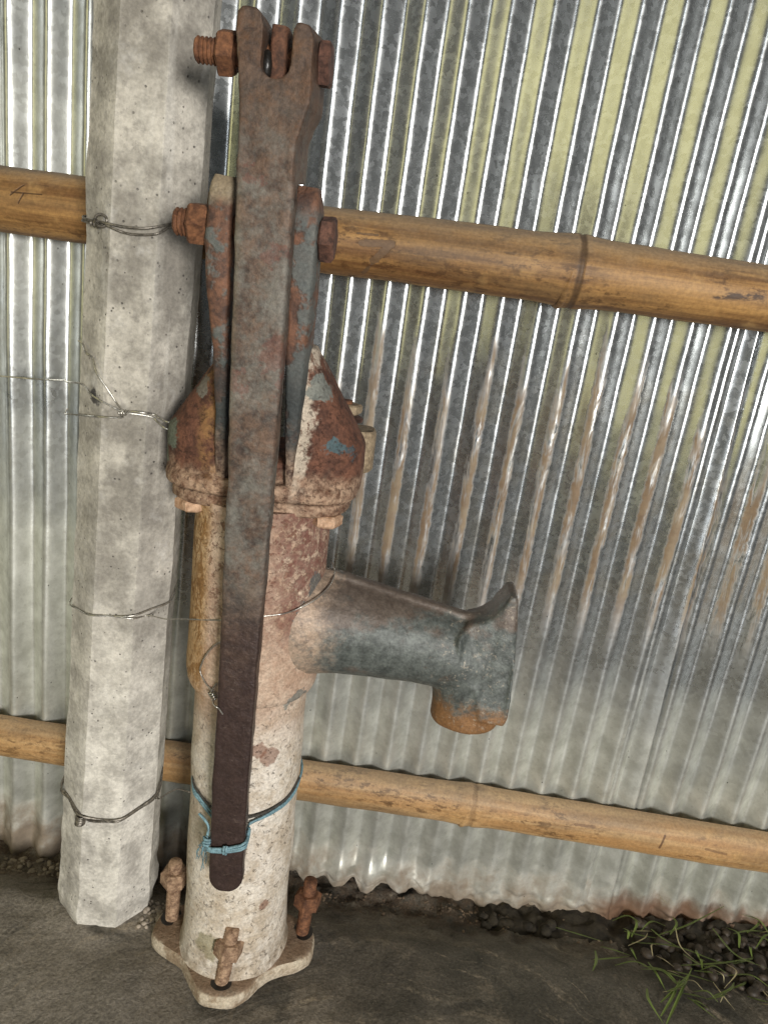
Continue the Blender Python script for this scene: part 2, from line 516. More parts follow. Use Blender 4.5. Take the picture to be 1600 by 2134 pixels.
def mat_barrel():
    m = M('barrel_paint')
    n1 = m.noise(70, 7, 0.75, 0.4, off=1)
    cream = m.mix(m.st(m.add(m.mul(m.noise(20, 4, 0.65, off=2), 0.5), m.mul(m.noise(120, 4, 0.72, off=12), 0.3)), 0.30, 0.54), (0.40, 0.26, 0.18), (0.62, 0.48, 0.36))
    lowc = m.mix(m.st(m.add(m.mul(m.noise(26, 4, 0.7, off=3), 0.6), m.mul(m.noise(110, 4, 0.72, off=13), 0.3)), 0.34, 0.56), (0.50, 0.42, 0.32), (0.73, 0.67, 0.58))
    col = m.mix(m.st(m.add(m.z, m.mul(m.noise(14, 5, 0.6, off=4), 0.12)), 0.50, 0.36), cream, lowc)
    # rust freckles, thick near the top and to the right
    hi = m.st(m.z, 0.38, 0.60)
    right = m.st(m.add(m.x, m.mul(m.op('SUBTRACT', m.noise(24, 5, 0.65, off=6), 0.5), 0.09)), 0.000, 0.050)
    left = m.mul(m.st(m.x, -0.036, -0.050), m.st(m.z, 0.36, 0.44))
    fr = m.st(m.noise(105, 7, 0.78, 0.5, off=7), 0.52, 0.60)
    col = m.mix(m.mul(m.mul(fr, hi), 0.75), col, (0.19, 0.085, 0.050))
    patch = m.mul(m.mul(right, m.st(m.z, 0.44, 0.52)), m.st(m.noise(120, 7, 0.75, off=8), 0.36, 0.56))
    col = m.mix(m.mul(patch, 0.78), col, (0.155, 0.060, 0.048))
    ys = m.st(m.noise(70, 7, 0.78, 0.6, co=m.scaled((1, 1, 0.55)), off=9), 0.46, 0.56)
    col = m.mix(m.mul(left, 0.55), col, (0.56, 0.35, 0.13))
    col = m.mix(m.mul(m.mul(left, ys), 0.8), col, (0.24, 0.115, 0.030))
    # teal left over by the spout joint
    for p, r in (((0.058, -0.042, 0.50), 0.016), ((0.064, -0.03, 0.455), 0.016), ((0.056, -0.045, 0.405), 0.012), ((0.062, -0.03, 0.535), 0.012)):
        col = m.mix(m.mul(m.ball(p, r, 0.05, 70), 0.65), col, (0.10, 0.145, 0.145))
    pit = m.mul(m.st(m.noise(130, 5, 0.7, 0.8, off=11), 0.60, 0.66), m.st(m.z, 0.50, 0.30))
    col = m.mix(m.mul(pit, 0.5), col, (0.20, 0.15, 0.115))
    moss = m.ball((-0.022, -0.066, 0.066), 0.020, 0.03, 60)
    col = m.mix(m.mul(moss, 0.6), col, (0.22, 0.20, 0.09))
    for p, r in (((0.040, -0.045, 0.125), 0.007), ((0.024, -0.06, 0.345), 0.010), ((0.035, -0.055, 0.335), 0.012)):
        col = m.mix(m.mul(m.ball(p, r, 0.014, 90), 0.7), col, (0.22, 0.10, 0.06))
    grime = m.mul(m.st(m.z, 0.075, 0.035), m.st(m.noise(48, 6, 0.7), 0.35, 0.6))
    col = m.mix(m.mul(grime, 0.6), col, (0.20, 0.145, 0.09))
    h = m.add(m.mul(n1, 0.4), m.add(m.mul(m.noise(210, 6, 0.78), 0.4), m.add(m.mul(pit, -0.8), m.mul(m.op('MAXIMUM', m.mul(fr, hi), patch), -0.45))))
    return m.out(m.grain(col, 300, 0.2), 0.82, 0.0, m.bump(h, 0.0026, 0.85), 0.3)

def mat_plate():
    m = M('base_plate_paint')
    n1 = m.noise(60, 6, 0.72, off=2)
    edge = m.mix(m.st(m.noise(45, 5, 0.7), 0.36, 0.62), (0.30, 0.225, 0.15), (0.60, 0.52, 0.40))
    soil = m.mix(n1, (0.10, 0.065, 0.040), (0.30, 0.20, 0.13))
    g = m.t.nodes.new('ShaderNodeNewGeometry')
    s = m.t.nodes.new('ShaderNodeSeparateXYZ'); m.link(g.outputs['Normal'], s.inputs[0])
    f = m.st(m.add(s.outputs[2], m.mul(m.op('SUBTRACT', n1, 0.5), 0.7)), 0.50, 0.95)
    col = m.mix(m.mul(f, 0.9), edge, soil)
    return m.out(m.grain(col), 0.9, 0.0, m.bump(m.add(n1, m.noise(180, 6, 0.75)), 0.0026, 0.8), 0.2)

def mat_spout():
    m = M('spout_paint')
    n1 = m.noise(90, 7, 0.75, off=1)
    col = m.mix(m.st(n1, 0.28, 0.72), (0.056, 0.063, 0.059), (0.140, 0.156, 0.144))
    brown = m.st(m.add(m.noise(20, 6, 0.7, off=3), m.mul(m.st(m.z, 0.475, 0.525), 0.22)), 0.55, 0.72)
    col = m.mix(m.mul(brown, 0.75), col, m.mix(n1, (0.075, 0.050, 0.038), (0.18, 0.128, 0.096)))
    rx = m.add(m.x, m.mul(m.op('SUBTRACT', m.noise(38, 4, 0.72, off=5), 0.5), 0.075))
    root = m.mul(m.st(rx, 0.098, 0.062), m.st(m.noise(130, 4, 0.75, off=15), 0.30, 0.58, 0.35, 1.0))
    col = m.mix(m.mul(root, 0.95), col, m.mix(m.noise(90, 4, 0.72, off=16), (0.30, 0.20, 0.14), (0.58, 0.45, 0.33)))
    mouth = m.st(m.add(m.z, m.mul(m.op('SUBTRACT', m.noise(55, 6, 0.75, off=6), 0.5), 0.07)), 0.425, 0.398)
    mc = m.mix(m.noise(70, 6, 0.75, off=7), (0.10, 0.040, 0.015), (0.42, 0.22, 0.085))
    col = m.mix(m.mul(mouth, 0.92), col, mc)
    sp = m.mul(m.st(m.noise(170, 6, 0.75, off=8), 0.58, 0.66), m.st(m.x, 0.18, 0.22))
    col = m.mix(m.mul(sp, 0.55), col, (0.38, 0.33, 0.26))
    h = m.add(m.mul(n1, 0.6), m.mul(m.noise(230, 6, 0.78), 0.5))
    return m.out(m.grain(col), 0.50, 0.15, m.bump(h, 0.0015, 0.7))

def mat_floor():
    m = M('floor_concrete')
    n1 = m.noise(7, 6, 0.62, off=1)
    n2 = m.noise(60, 6, 0.7, off=2)
    col = m.mix(m.st(n1, 0.34, 0.66), (0.075, 0.064, 0.050), (0.19, 0.162, 0.125))
    # grey cement skin towards the pillar, dark damp towards the soil
    skin = m.st(m.add(m.x, m.mul(m.op('SUBTRACT', n1, 0.5), 0.5)), 0.06, -0.36)
    col = m.mix(m.mul(skin, 0.75), col, m.mix(n2, (0.17, 0.152, 0.125), (0.39, 0.35, 0.29)))
    damp = m.st(m.add(m.x, m.mul(m.op('SUBTRACT', m.noise(5, 5, 0.6, off=4), 0.5), 0.5)), -0.02, 0.30)
    col = m.mix(m.mul(damp, 0.5), col, (0.040, 0.040, 0.030))
    # trowel sweeps: broken arcs round a point in front of the pump
    n = m.t.nodes.new('ShaderNodeVectorMath'); n.operation = 'DISTANCE'
    m.link(m.co, n.inputs[0]); n.inputs[1].default_value = (0.10, -0.55, 0)
    d = m.add(n.outputs['Value'], m.mul(m.noise(4, 4, 0.6, off=6), 0.10))
    comb = m.t.nodes.new('ShaderNodeCombineXYZ'); m.link(d, comb.inputs[0]); m.link(m.mul(m.x, 0.06), comb.inputs[1])
    arcs = m.noise(60, 4, 0.7, co=comb.outputs[0], off=2)
    a1 = m.mul(m.st(arcs, 0.54, 0.62), m.st(m.noise(11, 4, 0.7, off=8), 0.42, 0.56))
    a1 = m.mul(a1, m.st(m.noise(150, 3, 0.7, off=18), 0.35, 0.6))
    col = m.mix(m.mul(a1, 0.55), col, (0.34, 0.28, 0.20))
    a2 = m.mul(m.st(arcs, 0.46, 0.36), m.st(m.noise(8, 4, 0.7, off=9), 0.42, 0.58))
    col = m.mix(m.mul(a2, 0.42), col, (0.026, 0.024, 0.019))
    wet = m.st(m.noise(9, 4, 0.62, 0.8, off=31), 0.56, 0.68)
    col = m.mix(m.mul(wet, 0.6), col, (0.022, 0.022, 0.019))
    rim = m.mul(m.st(m.y, -0.10, -0.03), m.st(n2, 0.35, 0.6))
    col = m.mix(m.mul(rim, 0.7), col, (0.095, 0.062, 0.038))
    grit = m.st(m.noise(300, 3, 0.6, off=3), 0.66, 0.72)
    col = m.mix(m.mul(grit, 0.5), col, (0.34, 0.29, 0.21))
    blob = m.st(m.noise(16, 4, 0.7, 0.5, off=41), 0.56, 0.66)
    col = m.mix(m.mul(blob, 0.45), col, (0.20, 0.165, 0.12))
    h = m.add(m.mul(n2, 0.6), m.add(m.mul(arcs, 0.35), m.add(m.mul(m.noise(180, 6, 0.75), 0.7), m.mul(grit, 0.8))))
    return m.out(m.grain(col, 260, 0.3), m.mixf(damp, 0.78, 0.62), 0.0, m.bump(h, 0.0035, 0.8), 0.35)

def mat_plain(name, c, rough=0.6, metal=0.0, var=0.4, s=120, bump=0.0008):
    m = M(name)
    n1 = m.noise(s, 5, 0.7)
    col = m.mix(m.st(n1, 0.3, 0.7), tuple(x * (1 - var) for x in c), tuple(min(1, x * (1 + var)) for x in c))
    return m.out(col, rough, metal, m.bump(n1, bump, 0.7))

MG_MAIN = mat_galv('galvanised_main', 0.0)
MG_RIGHT = mat_galv('galvanised_right', 21.0, -0.04)
MG_LEFT = mat_galv('galvanised_left', 43.0, 0.0)
M_PIL = mat_concrete_pillar()
M_HAND = mat_handle()
M_BOLT = mat_bolt('bolt_rust', (0.070, 0.028, 0.014), (0.24, 0.105, 0.048))
M_BOLT_DARK = mat_bolt('bolt_rust_dark', (0.040, 0.020, 0.015), (0.16, 0.075, 0.05))
M_ANCHOR = mat_bolt('anchor_rust', (0.14, 0.078, 0.045), (0.46, 0.31, 0.20))
M_NUTC = mat_bolt('cream_nut', (0.30, 0.16, 0.085), (0.62, 0.42, 0.28))
M_LUGC = mat_bolt('dusty_lug', (0.16, 0.115, 0.070), (0.40, 0.31, 0.20))
M_CAP = mat_cap()
M_EAR = mat_ear()
M_BAR = mat_barrel()
M_PLATE = mat_plate()
M_SPOUT = mat_spout()
M_FLOOR = mat_floor()
M_ROD = mat_bolt('rod_rust', (0.05, 0.024, 0.015), (0.17, 0.075, 0.04))
M_DARK = mat_plain('grease_and_gap_black', (0.016, 0.014, 0.012), 0.35)  # black for the slot grease and the shaded gaps round the anchor bolts
M_WIRE = mat_plain('binding_wire', (0.22, 0.20, 0.17), 0.45, 0.7, 0.5, 200)
M_WIRE2 = mat_plain('bright_wire', (0.52, 0.50, 0.45), 0.35, 0.85, 0.3, 200)
M_TWINE = mat_plain('blue_twine', (0.17, 0.29, 0.33), 0.6, 0.0, 0.45, 300)
M_TWDARK = mat_plain('dirty_twine', (0.055, 0.05, 0.042), 0.8, 0.0, 0.5, 300)
M_STONE = mat_plain('dark_pebble', (0.050, 0.038, 0.026), 0.6, 0.0, 0.6, 60)
M_SOIL = mat_plain('damp_soil', (0.030, 0.024, 0.015), 0.9, 0.0, 0.6, 50, 0.004)
M_CRUMB = mat_plain('crumbs', (0.16, 0.115, 0.075), 0.9, 0.0, 0.6, 30)
M_MORTAR = mat_plain('mortar', (0.36, 0.31, 0.25), 0.9, 0.0, 0.45, 45, 0.003)

# ------------------------------------------------------------------ floor
def floor_z(x, y):
    gutter = interp([(-0.8, -0.058), (-0.4, -0.066), (-0.2, -0.05), (0.0, -0.036), (0.25, -0.040), (0.45, -0.030), (0.7, -0.006), (1.0, 0.0)], x)
    w = sstep(-0.150, -0.035, y)
    z = gutter * w
    z += 0.0035 * fbm((x, y, 0), 9, 4) * (1 - 0.3 * w)
    # mortar heaped round the pillar foot
    d = math.hypot(x + 0.301, y + 0.118)
    z += (0.004 + 0.003 * fbm((x, y, 1.0), 30, 3)) * sstep(0.088, 0.060, d) - 0.004 * sstep(0.15, 0.09, d)
    z += 0.0012 * fbm((x, y, 7.0), 55, 3)
    z += 0.010 * w * fbm((x, y, 3.1), 40, 3)
    return z

bm = bmesh.new()
xs = [-1.3, -1.1, -0.9, -0.75] + [-0.66 + 0.0056 * i for i in range(256)] + [0.80, 0.95, 1.2, 1.5]
ys = [-1.5, -1.1, -0.8, -0.6, -0.45] + [-0.38 + 0.0056 * j for j in range(72)] + [0.05, 0.12]
nx, ny = len(xs) - 1, len(ys) - 1
g = [[bm.verts.new((x, y, floor_z(x, y))) for x in xs] for y in ys]
for j in range(ny):
    for i in range(nx):
        bm.faces.new((g[j][i], g[j][i + 1], g[j + 1][i + 1], g[j + 1][i]))
tag(obj('floor', bm, M_FLOOR, sharp=None), 'dark trowelled concrete floor at the foot of the pump', None, None, 'structure')

# ------------------------------------------------------------------ corrugated sheets
def sheet(name, x0, x1, mat, yoff, phase, slant=0.0, edge_lift=0.0):
    bm = bmesh.new()
    n = int((x1 - x0) / PITCHW * 24)
    zs = [-0.075 + 0.006 * k for k in range(12)] + [0.0 + 0.0145 * k for k in range(1, 104)]
    rows = []
    for z in zs:
        row = []
        for i in range(n + 1):
            u = i / n
            x = x0 + (x1 - x0) * u + slant * (0.85 - z) * u
            ph = 2 * PI * (x + 0.011 - phase) / PITCHW
            amp = (0.0055 if x1 < 0.9 else 0.0064) * (1 + 0.18 * sstep(0.45, 0.25, z)) * (1 + 0.42 * sstep(-0.25, -0.36, x))
            flat = sstep(-0.04, 0.13, z)
            amp *= 1 - (1 - flat) * 0.50 * sstep(0.04, 0.18, x) * sstep(0.44, 0.40, x)
            amp *= 1 - 0.55 * sstep(x1 - 0.026, x1 - 0.010, x) * (1 if edge_lift else 0)
            kk = 0.84
            c = math.asin(kk * math.cos(ph)) / math.asin(kk)      # flat flanks, tight ridges and valleys
            y = amp * c
            y += 0.0022 * fbm((x * 0.8, 0.0, z), 5, 3) + 0.0007 * fbm((x, 0.3, z), 26, 3)
            y -= edge_lift * sstep(x1 - 0.02, x1, x)
            # battered, outward-curled hem
            hem = sstep(0.035, -0.055, z)
            curl = 0.55 + 0.45 * fbm((x, 2.0, 0.0), 12, 2)
            lip = sstep(-0.10, -0.03, x) * sstep(0.17, 0.09, x)
            y -= hem * (0.010 * curl + 0.018 * lip) + hem * 0.006 * fbm((x, 1.0, z), 45, 3)
            foot = floor_z(x, -0.01) - 0.004
            top = foot + lip * (0.020 + 0.007 * math.cos(ph)) + 0.004 * fbm((x, 5.0, 0.0), 60, 3)
            zz = z
            if z < 0.0: zz = top + (0.0 - top) * (z + 0.075) / 0.075
            row.append(bm.verts.new((x, y + yoff, zz)))
        rows.append(row)
    for a, b in zip(rows, rows[1:]):
        for i in range(n):
            bm.faces.new((a[i], a[i + 1], b[i + 1], b[i]))
    o = obj(name, bm, mat, sharp=None)
    s = o.modifiers.new('thickness', 'SOLIDIFY')
    s.thickness = 0.0009
    s.offset = 0
    return o

tag(sheet('corrugated_sheet', -0.498, 0.412, MG_MAIN, 0.0, 0.0, 0.02, 0.0034), 'wide galvanised corrugated iron sheet behind the hand pump and pillar', 'sheet metal', 'corrugated iron sheets of the wall')
tag(sheet('corrugated_sheet', 0.368, 1.05, MG_RIGHT, 0.0035, 0.010), 'corrugated iron sheet on the right, lapped under the wide sheet along a dark seam', 'sheet metal', 'corrugated iron sheets of the wall')
tag(sheet('corrugated_sheet', -1.05, -0.470, MG_LEFT, 0.0032, -0.004), 'narrow strip of corrugated iron sheet at the far left edge, left of the pillar', 'sheet metal', 'corrugated iron sheets of the wall')

# ------------------------------------------------------------------ bamboo
def bamboo(name, x0, x1, zc, yc, r, nodes, mats, label, half=False, zslope=0.0, rfun=None, nd=0.75):
    m, col, h, spk = mats
    root = empty(name, (x0, yc, zc))
    root.rotation_euler = (0, -math.atan(zslope), 0)
    L = x1 - x0
    # colour details that sit at the nodes of this cane
    for xn in nodes:
        d = m.op('ABSOLUTE', m.op('SUBTRACT', m.add(m.x, m.mul(m.noise(60, 3, 0.5), 0.004)), xn - x0 + 0.002))
        col = m.mix(m.mul(m.st(d, 0.0055, 0.002), nd), col, (0.055, 0.030, 0.015))
    mat = m.out(m.grain(col, 260, 0.16), 0.56, 0.0, m.bump(h, 0.0016, 0.6), 0.45)
    bm = bmesh.new()
    rings = []
    N = 30
    xsr = sorted(set([L * i / 120 for i in range(121)] + [xn - x0 + d for xn in nodes for d in (-0.012, -0.007, -0.004, -0.002, 0, 0.002, 0.004, 0.007, 0.012)]))
    for x in xsr:
        rr = r * (rfun(x + x0) if rfun else 1.0)
        for xn in nodes:
            d = x + x0 - xn
            rr += r * 0.095 * math.exp(-(d / 0.022) ** 2) - r * 0.040 * math.exp(-((d - 0.001) / 0.0022) ** 2)
        dz = 0.0022 * math.sin(x * 6.1 + zc * 9)
        ring = []
        for k in range(N):
            if half:
                t = PI / 2 + PI * k / (N - 1)
                c, s = math.cos(t), math.sin(t)
                p = Vector((x, c * rr * 0.80, s * rr + dz))
            else:
                t = 2 * PI * k / N
                p = Vector((x, math.cos(t) * rr, math.sin(t) * rr + dz))
            p += Vector((0, p.y, p.z)).normalized() * 0.0007 * fbm(p, 18, 3) if (abs(p.y) + abs(p.z)) > 1e-6 else Vector()
            ring.append(p)
        rings.append(ring)
    if half:
        # hollow split cane: outer skin and inner skin make a thick wall
        rings = [ring + [Vector((q.x, q.y * 0.74, q.z * 0.80)) for q in reversed(ring)] for ring in rings]
    loft(bm, rings)
    obj('cane', bm, mat, root)
    for xn in nodes:
        bm = bmesh.new()
        rr = r * (rfun(xn) if rfun else 1.0) * 1.03
        prof = []
        for k in range(9):
            a = -0.004 + 0.008 * k / 8
            prof.append((a, rr + 0.0016 * math.cos(a / 0.004 * PI / 2)))
        rg = []
        for a, q in prof:
            ring = []
            for k in range(N):
                if half:
                    t = PI / 2 + 0.04 + (PI - 0.08) * k / (N - 1)
                    ring.append((xn - x0 + a - 0.008 + 0.003 * math.sin(t), math.cos(t) * q * 0.80, math.sin(t) * q))
                else:
                    t = 2 * PI * k / N
                    ring.append((xn - x0 + a - 0.008 + 0.004 * math.sin(t), math.cos(t) * q, math.sin(t) * q))
            rg.append(ring)
        if half:
            rg = [ring + [(q[0], q[1] * 0.8, q[2] * 0.8) for q in reversed(ring)] for ring in rg]
        loft(bm, rg)
        obj('node_ring', bm, mat, root)
    return tag(root, label, 'bamboo')

mb = mat_bamboo('bamboo_upper', (0.42, 0.235, 0.080), (0.15, 0.070, 0.024), 0.0)
m_, c_, h_, s_ = mb
# gouged patches on the skin of the upper cane (cane coordinates: x along from -0.9)
gouge = None
for p, q, w in (((0.8335, -0.0356, 0.001), (0.866, -0.0352, 0.004), 0.0058), ((0.866, -0.0352, 0.003), (0.848, -0.033, -0.016), 0.0062), ((0.856, -0.035, -0.004), (0.838, -0.020, -0.030), 0.0040), ((0.828, -0.034, 0.010), (0.850, -0.034, 0.011), 0.0022)):
    g_ = m_.seg(p, q, w)
    gouge = g_ if gouge is None else m_.op('MAXIMUM', gouge, g_)
ragged = m_.st(m_.add(gouge, m_.mul(m_.op('SUBTRACT', m_.noise(110, 4, 0.75, co=m_.scaled((0.5, 1, 1))), 0.5), 2.6)), 0.45, 0.70)
ragged = m_.mul(ragged, m_.st(gouge, 0.02, 0.2))
c_ = m_.mix(m_.mul(ragged, 0.9), c_, m_.mix(m_.noise(200, 3, 0.6, co=m_.scaled((0.2, 1, 1))), (0.085, 0.045, 0.022), (0.19, 0.115, 0.060)))
h_ = m_.add(h_, m_.mul(ragged, -0.5))
slit = m_.mul(m_.seg((1.2205, -0.0356, -0.004), (1.268, -0.0358, 0.0), 0.0060), m_.st(m_.noise(75, 4, 0.75, co=m_.scaled((0.35, 1, 1)), off=4), 0.46, 0.56))
c_ = m_.mix(m_.mul(slit, 0.9), c_, (0.040, 0.018, 0.009))
# knife marks carved in the cane left of the pillar
for p, q in (((0.4481, -0.0325, 0.015), (0.4623, -0.0315, 0.0169)), ((0.4663, -0.0312, 0.0174), (0.4896, -0.0315, 0.0169)), ((0.4651, -0.0319, 0.0162), (0.4497, -0.0357, 0.0023)), ((0.4506, -0.0354, 0.0053), (0.4835, -0.0351, 0.0070)), ((0.4642, -0.0353, 0.0056), (0.4584, -0.0354, -0.0049))):
    k_ = m_.seg(p, q, 0.0012)
    c_ = m_.mix(m_.mul(k_, 0.85), c_, (0.06, 0.028, 0.012))
    h_ = m_.add(h_, m_.mul(k_, -0.5))
bamboo('bamboo_pole', -0.9, 1.0, 0.8745, -0.043, 0.0358, (-0.60, 0.172, 0.86), (m_, c_, h_, s_),
       'thick round upper bamboo pole tied behind the pillar, dark node ring right of the pump', zslope=0.0125,
       rfun=lambda x: 1.0 + 0.05 * sstep(-0.1, 0.17, x) - 0.05 * sstep(0.18, 0.42, x))
mb = mat_bamboo('bamboo_lower', (0.58, 0.38, 0.185), (0.40, 0.22, 0.085), 5.0)
m_, c_, h_, s_ = mb
sl_ = m_.seg((1.3640, -0.0235, 0.0150), (1.3600, -0.0262, -0.0040), 0.0024)
c_ = m_.mix(m_.mul(sl_, 0.85), c_, (0.10, 0.045, 0.02))
for p, q, w in (((1.235, -0.024, 0.012), (1.262, -0.024, 0.013), 0.003), ((1.425, -0.0255, 0.005), (1.455, -0.0255, 0.002), 0.003), ((0.54, -0.024, 0.013), (0.52, -0.0255, 0.0), 0.0018)):
    rg_ = m_.st(m_.add(m_.seg(p, q, w), m_.mul(m_.op('SUBTRACT', m_.noise(90, 4, 0.7, co=m_.scaled((0.4, 1, 1)), off=p[0]), 0.5), 1.4)), 0.40, 0.75)
    c_ = m_.mix(m_.mul(rg_, 0.7), c_, (0.16, 0.085, 0.04))
bamboo('bamboo_pole', -0.9, 1.1, 0.151, -0.0125, 0.0325, (-0.68, 0.188, 0.90), (m_, c_, h_, s_),
       'slimmer split lower bamboo pole near the floor with a pale node', half=True, zslope=-0.0070, nd=0.3)

# ------------------------------------------------------------------ concrete pillar
PB = Vector((-0.3010, -0.118, 0.0))                 # foot of the axis
PLX, PLY = 0.0270 / 1.06, -0.024 / 1.06            # lean per metre
def pil_r(z): return interp([(0, 0.0645), (0.14, 0.0625), (0.35, 0.0600), (0.6, 0.0585), (1.06, 0.0580), (1.5, 0.0575)], z)
def pil_ring(z, grow=0.0, n=6, rr=1.0):
    """octagon ring, facet normals 5, 50, 95 ... degrees from -y towards +x; corners a little blunted"""
    out = []
    r = pil_r(z) * rr + grow
    cs = []
    for k in range(8):
        a = R(5 + 22.5 + 45 * k)
        cs.append(Vector((math.sin(a), -math.cos(a), 0)) * r)
    for k in range(8):
        a, b = cs[k], cs[(k + 1) % 8]
        for j in range(n):
            t = (j + 0.15) / n * 0.94 + 0.025
            p = a.lerp(b, t)
            out.append(Vector((p.x + PLX * z, p.y + PLY * z, z)))
    return out
def pil_pt(deg, z, off=0.002):
    """point on the pillar skin, deg measured from -y towards +x (world)"""
    r = pil_r(z)
    k = math.floor((deg - 5 + 22.5) / 45)
    mid = R(5 + 45 * k)
    a = R(deg)
    d = (r * math.cos(R(22.5)) + off) / max(0.2, math.cos(a - mid))
    return PB + Vector((math.sin(a) * d + PLX * z, -math.cos(a) * d + PLY * z, z))

bm = bmesh.new()
rings = []
z = -0.03
while z < 1.42:
    k = 1.0 + 0.03 * sstep(0.06, 0.02, z) - 0.07 * sstep(0.025, -0.012, z)
    rings.append(pil_ring(z, 0, 6, k))
    z += 0.009
loft(bm, rings)
rough_up(bm, 0.0011, 30, 5)
rough_up(bm, 0.0016, 9, 3)
rough_up(bm, 0.0016, 30, 3, keep=lambda c: sstep(0.20, 0.02, c.z))
pillar = obj('concrete_pillar', bm, M_PIL, sharp=17, loc=PB)
tag(pillar, 'tall eight-sided weathered grey concrete pillar left of the hand pump', 'pillar')

# ------------------------------------------------------------------ hand pump
PUMP = Vector((-0.112, -0.178, 0.0))
pump = empty('hand_pump', PUMP, (0, -0.0245, 0))
tag(pump, 'rusty cast-iron hand water pump with its long handle hanging straight down', 'hand pump')

# base plate: four rounded lobes with hollow edges between them
def plate_r(t):
    return min(0.0765 + 0.032 * abs(math.cos(2 * t)) ** 2.2, 0.1045)
bm = bmesh.new()
rings = []
for z, sc in ((0.002, 0.985), (0.004, 1.0), (0.012, 1.006), (0.0185, 0.998), (0.0215, 0.975), (0.0225, 0.90), (0.0235, 0.72)):
    ring = []
    for i in range(96):
        t = 2 * PI * i / 96
        rr = plate_r(t) * sc
        p = Vector((math.cos(t) * rr, math.sin(t) * rr * (0.86 if math.sin(t) < 0 else 0.95), z))
        p += Vector((p.x, p.y, 0)).normalized() * 0.0014 * fbm((p.x, p.y, 0), 45, 3)
        ring.append(p)
    rings.append(ring)
loft(bm, rings)
plate = obj('base_plate', bm, M_PLATE, pump, 50)

# barrel: lower pipe, stepped upper body, joint ring
bm = bmesh.new()
prof = [(0.050, 0.019), (0.0700, 0.0215), (0.0680, 0.026), (0.0662, 0.036), (0.0650, 0.055)]
prof += [(0.0638 - 0.0008 * math.sin(k * 0.7), 0.07 + 0.0145 * k) for k in range(0, 23)]
prof += [(0.0635, 0.3970), (0.0640, 0.4000), (0.0668, 0.4008), (0.0706, 0.4030), (0.0728, 0.4090), (0.0738, 0.4200), (0.0736, 0.4320)]
prof += [(0.0728 - 0.00014 * k, 0.445 + 0.015 * k) for k in range(0, 10)]
prof += [(0.0712, 0.600), (0.0722, 0.611), (0.0745, 0.6165), (0.0745, 0.622)]
lathe(bm, prof, 72)
rough_up(bm, 0.0009, 34, 4)
barrel = obj('barrel', bm, M_BAR, pump, 40)

# flanges (body flange and cap flange, bolted together)
def flange(z0, z1, a, b, e=3.0):
    bm = bmesh.new()
    rings = []
    for z, k in ((z0, 0.955), (z0 + 0.0016, 0.988), ((z0 + z1) / 2, 1.0), (z1 - 0.0016, 0.990), (z1, 0.960)):
        rings.append(sup(-0.001, 0.0, z, a * k, b * k, e, 72))
    loft(bm, rings)
    rough_up(bm, 0.0013, 38, 3)
    return bm
obj('lower_flange', flange(0.6175, 0.6305, 0.0925, 0.064), M_CAP, pump, 50)

# two domed wings of the head
def wing(s):
    bm = bmesh.new()
    rings = []
    for z in [0.640 + 0.0047 * k for k in range(31)]:
        zt_ = 0.768 if s < 0 else 0.782
        a = interp([(0.640, 0.0985), (0.655, 0.1005), (0.686, 0.1000), (0.693, 0.0970), (zt_, 0.0440), (0.80, 0.0400)], z)
        b = interp([(0.640, 0.064), (0.690, 0.059), (0.76, 0.046), (0.785, 0.042)], z)
        cy = interp([(0.64, 0.0), (0.70, -0.006), (0.785, -0.026)], z)
        x0 = 0.0335
        th = math.acos(min(0.999, (x0 / a) ** 1.35))
        ring = []
        for i in range(29):
            t = -th + 2 * th * i / 28
            c, q = math.cos(t), math.sin(t)
            ring.append((s * a * abs(c) ** (2 / 2.7), cy + b * math.copysign(abs(q) ** (2 / 2.7), q), z))
        rings.append(ring)
    loft(bm, rings)
    return bm
bm = bmesh.new()
loft(bm, [sup(0, 0.0, 0.6400, 0.036, 0.060, 4), sup(0, 0.0, 0.668, 0.035, 0.056, 4), sup(0, 0.004, 0.672, 0.030, 0.046, 4)])
bm = fuse([flange(0.6320, 0.6485, 0.0990, 0.068), wing(-1), wing(1), bm], 'head_cap', 0.0020, 2)
rough_up(bm, 0.0010, 34, 4)
cap = obj('head_cap', bm, M_CAP, pump, None)

# pivot lugs
def lug(s):
    bm = bmesh.new()
    rings = []
    for k in range(48):
        z = 0.646 + (0.916 - 0.646) * k / 47
        if s < 0:
            xi = interp([(0.64, 0.0270), (0.775, 0.0268), (0.80, 0.0275), (0.92, 0.0290)], z)
            xo = interp([(0.64, 0.040), (0.72, 0.0405), (0.775, 0.0425), (0.80, 0.0470), (0.83, 0.0505), (0.865, 0.0525), (0.895, 0.0505), (0.917, 0.0475)], z)
        else:
            xi = interp([(0.64, 0.0285), (0.70, 0.0262), (0.78, 0.0228), (0.86, 0.0214), (0.92, 0.0220)], z)
            xo = interp([(0.64, 0.0365), (0.70, 0.0395), (0.78, 0.0430), (0.86, 0.0450), (0.895, 0.0450), (0.918, 0.0420)], z)
        yf = interp([(0.64, -0.062), (0.68, -0.068), (0.74, -0.078), (0.80, -0.0865), (0.88, -0.090), (0.905, -0.0885), (0.9165, -0.083)], z)
        yb = interp([(0.64, 0.010), (0.70, -0.004), (0.78, -0.030), (0.86, -0.044), (0.90, -0.050), (0.9165, -0.058)], z)
        cx, hx = s * (xi + xo) / 2, (xo - xi) / 2
        cy, hy = (yf + yb) / 2, (yb - yf) / 2
        kk = 1.0 if k < 47 else 0.9
        rings.append(sup(cx, cy, z, hx * kk, hy * kk, 5.5, 36))
    loft(bm, rings)
    rough_up(bm, 0.0011, 32, 4)
    return bm
tag(obj('pivot_lug', lug(-1), M_EAR, pump, 45), 'left pivot lug with flaking blue-grey paint')
tag(obj('pivot_lug', lug(1), M_EAR, pump, 45), 'right pivot lug with dark teal paint remains')

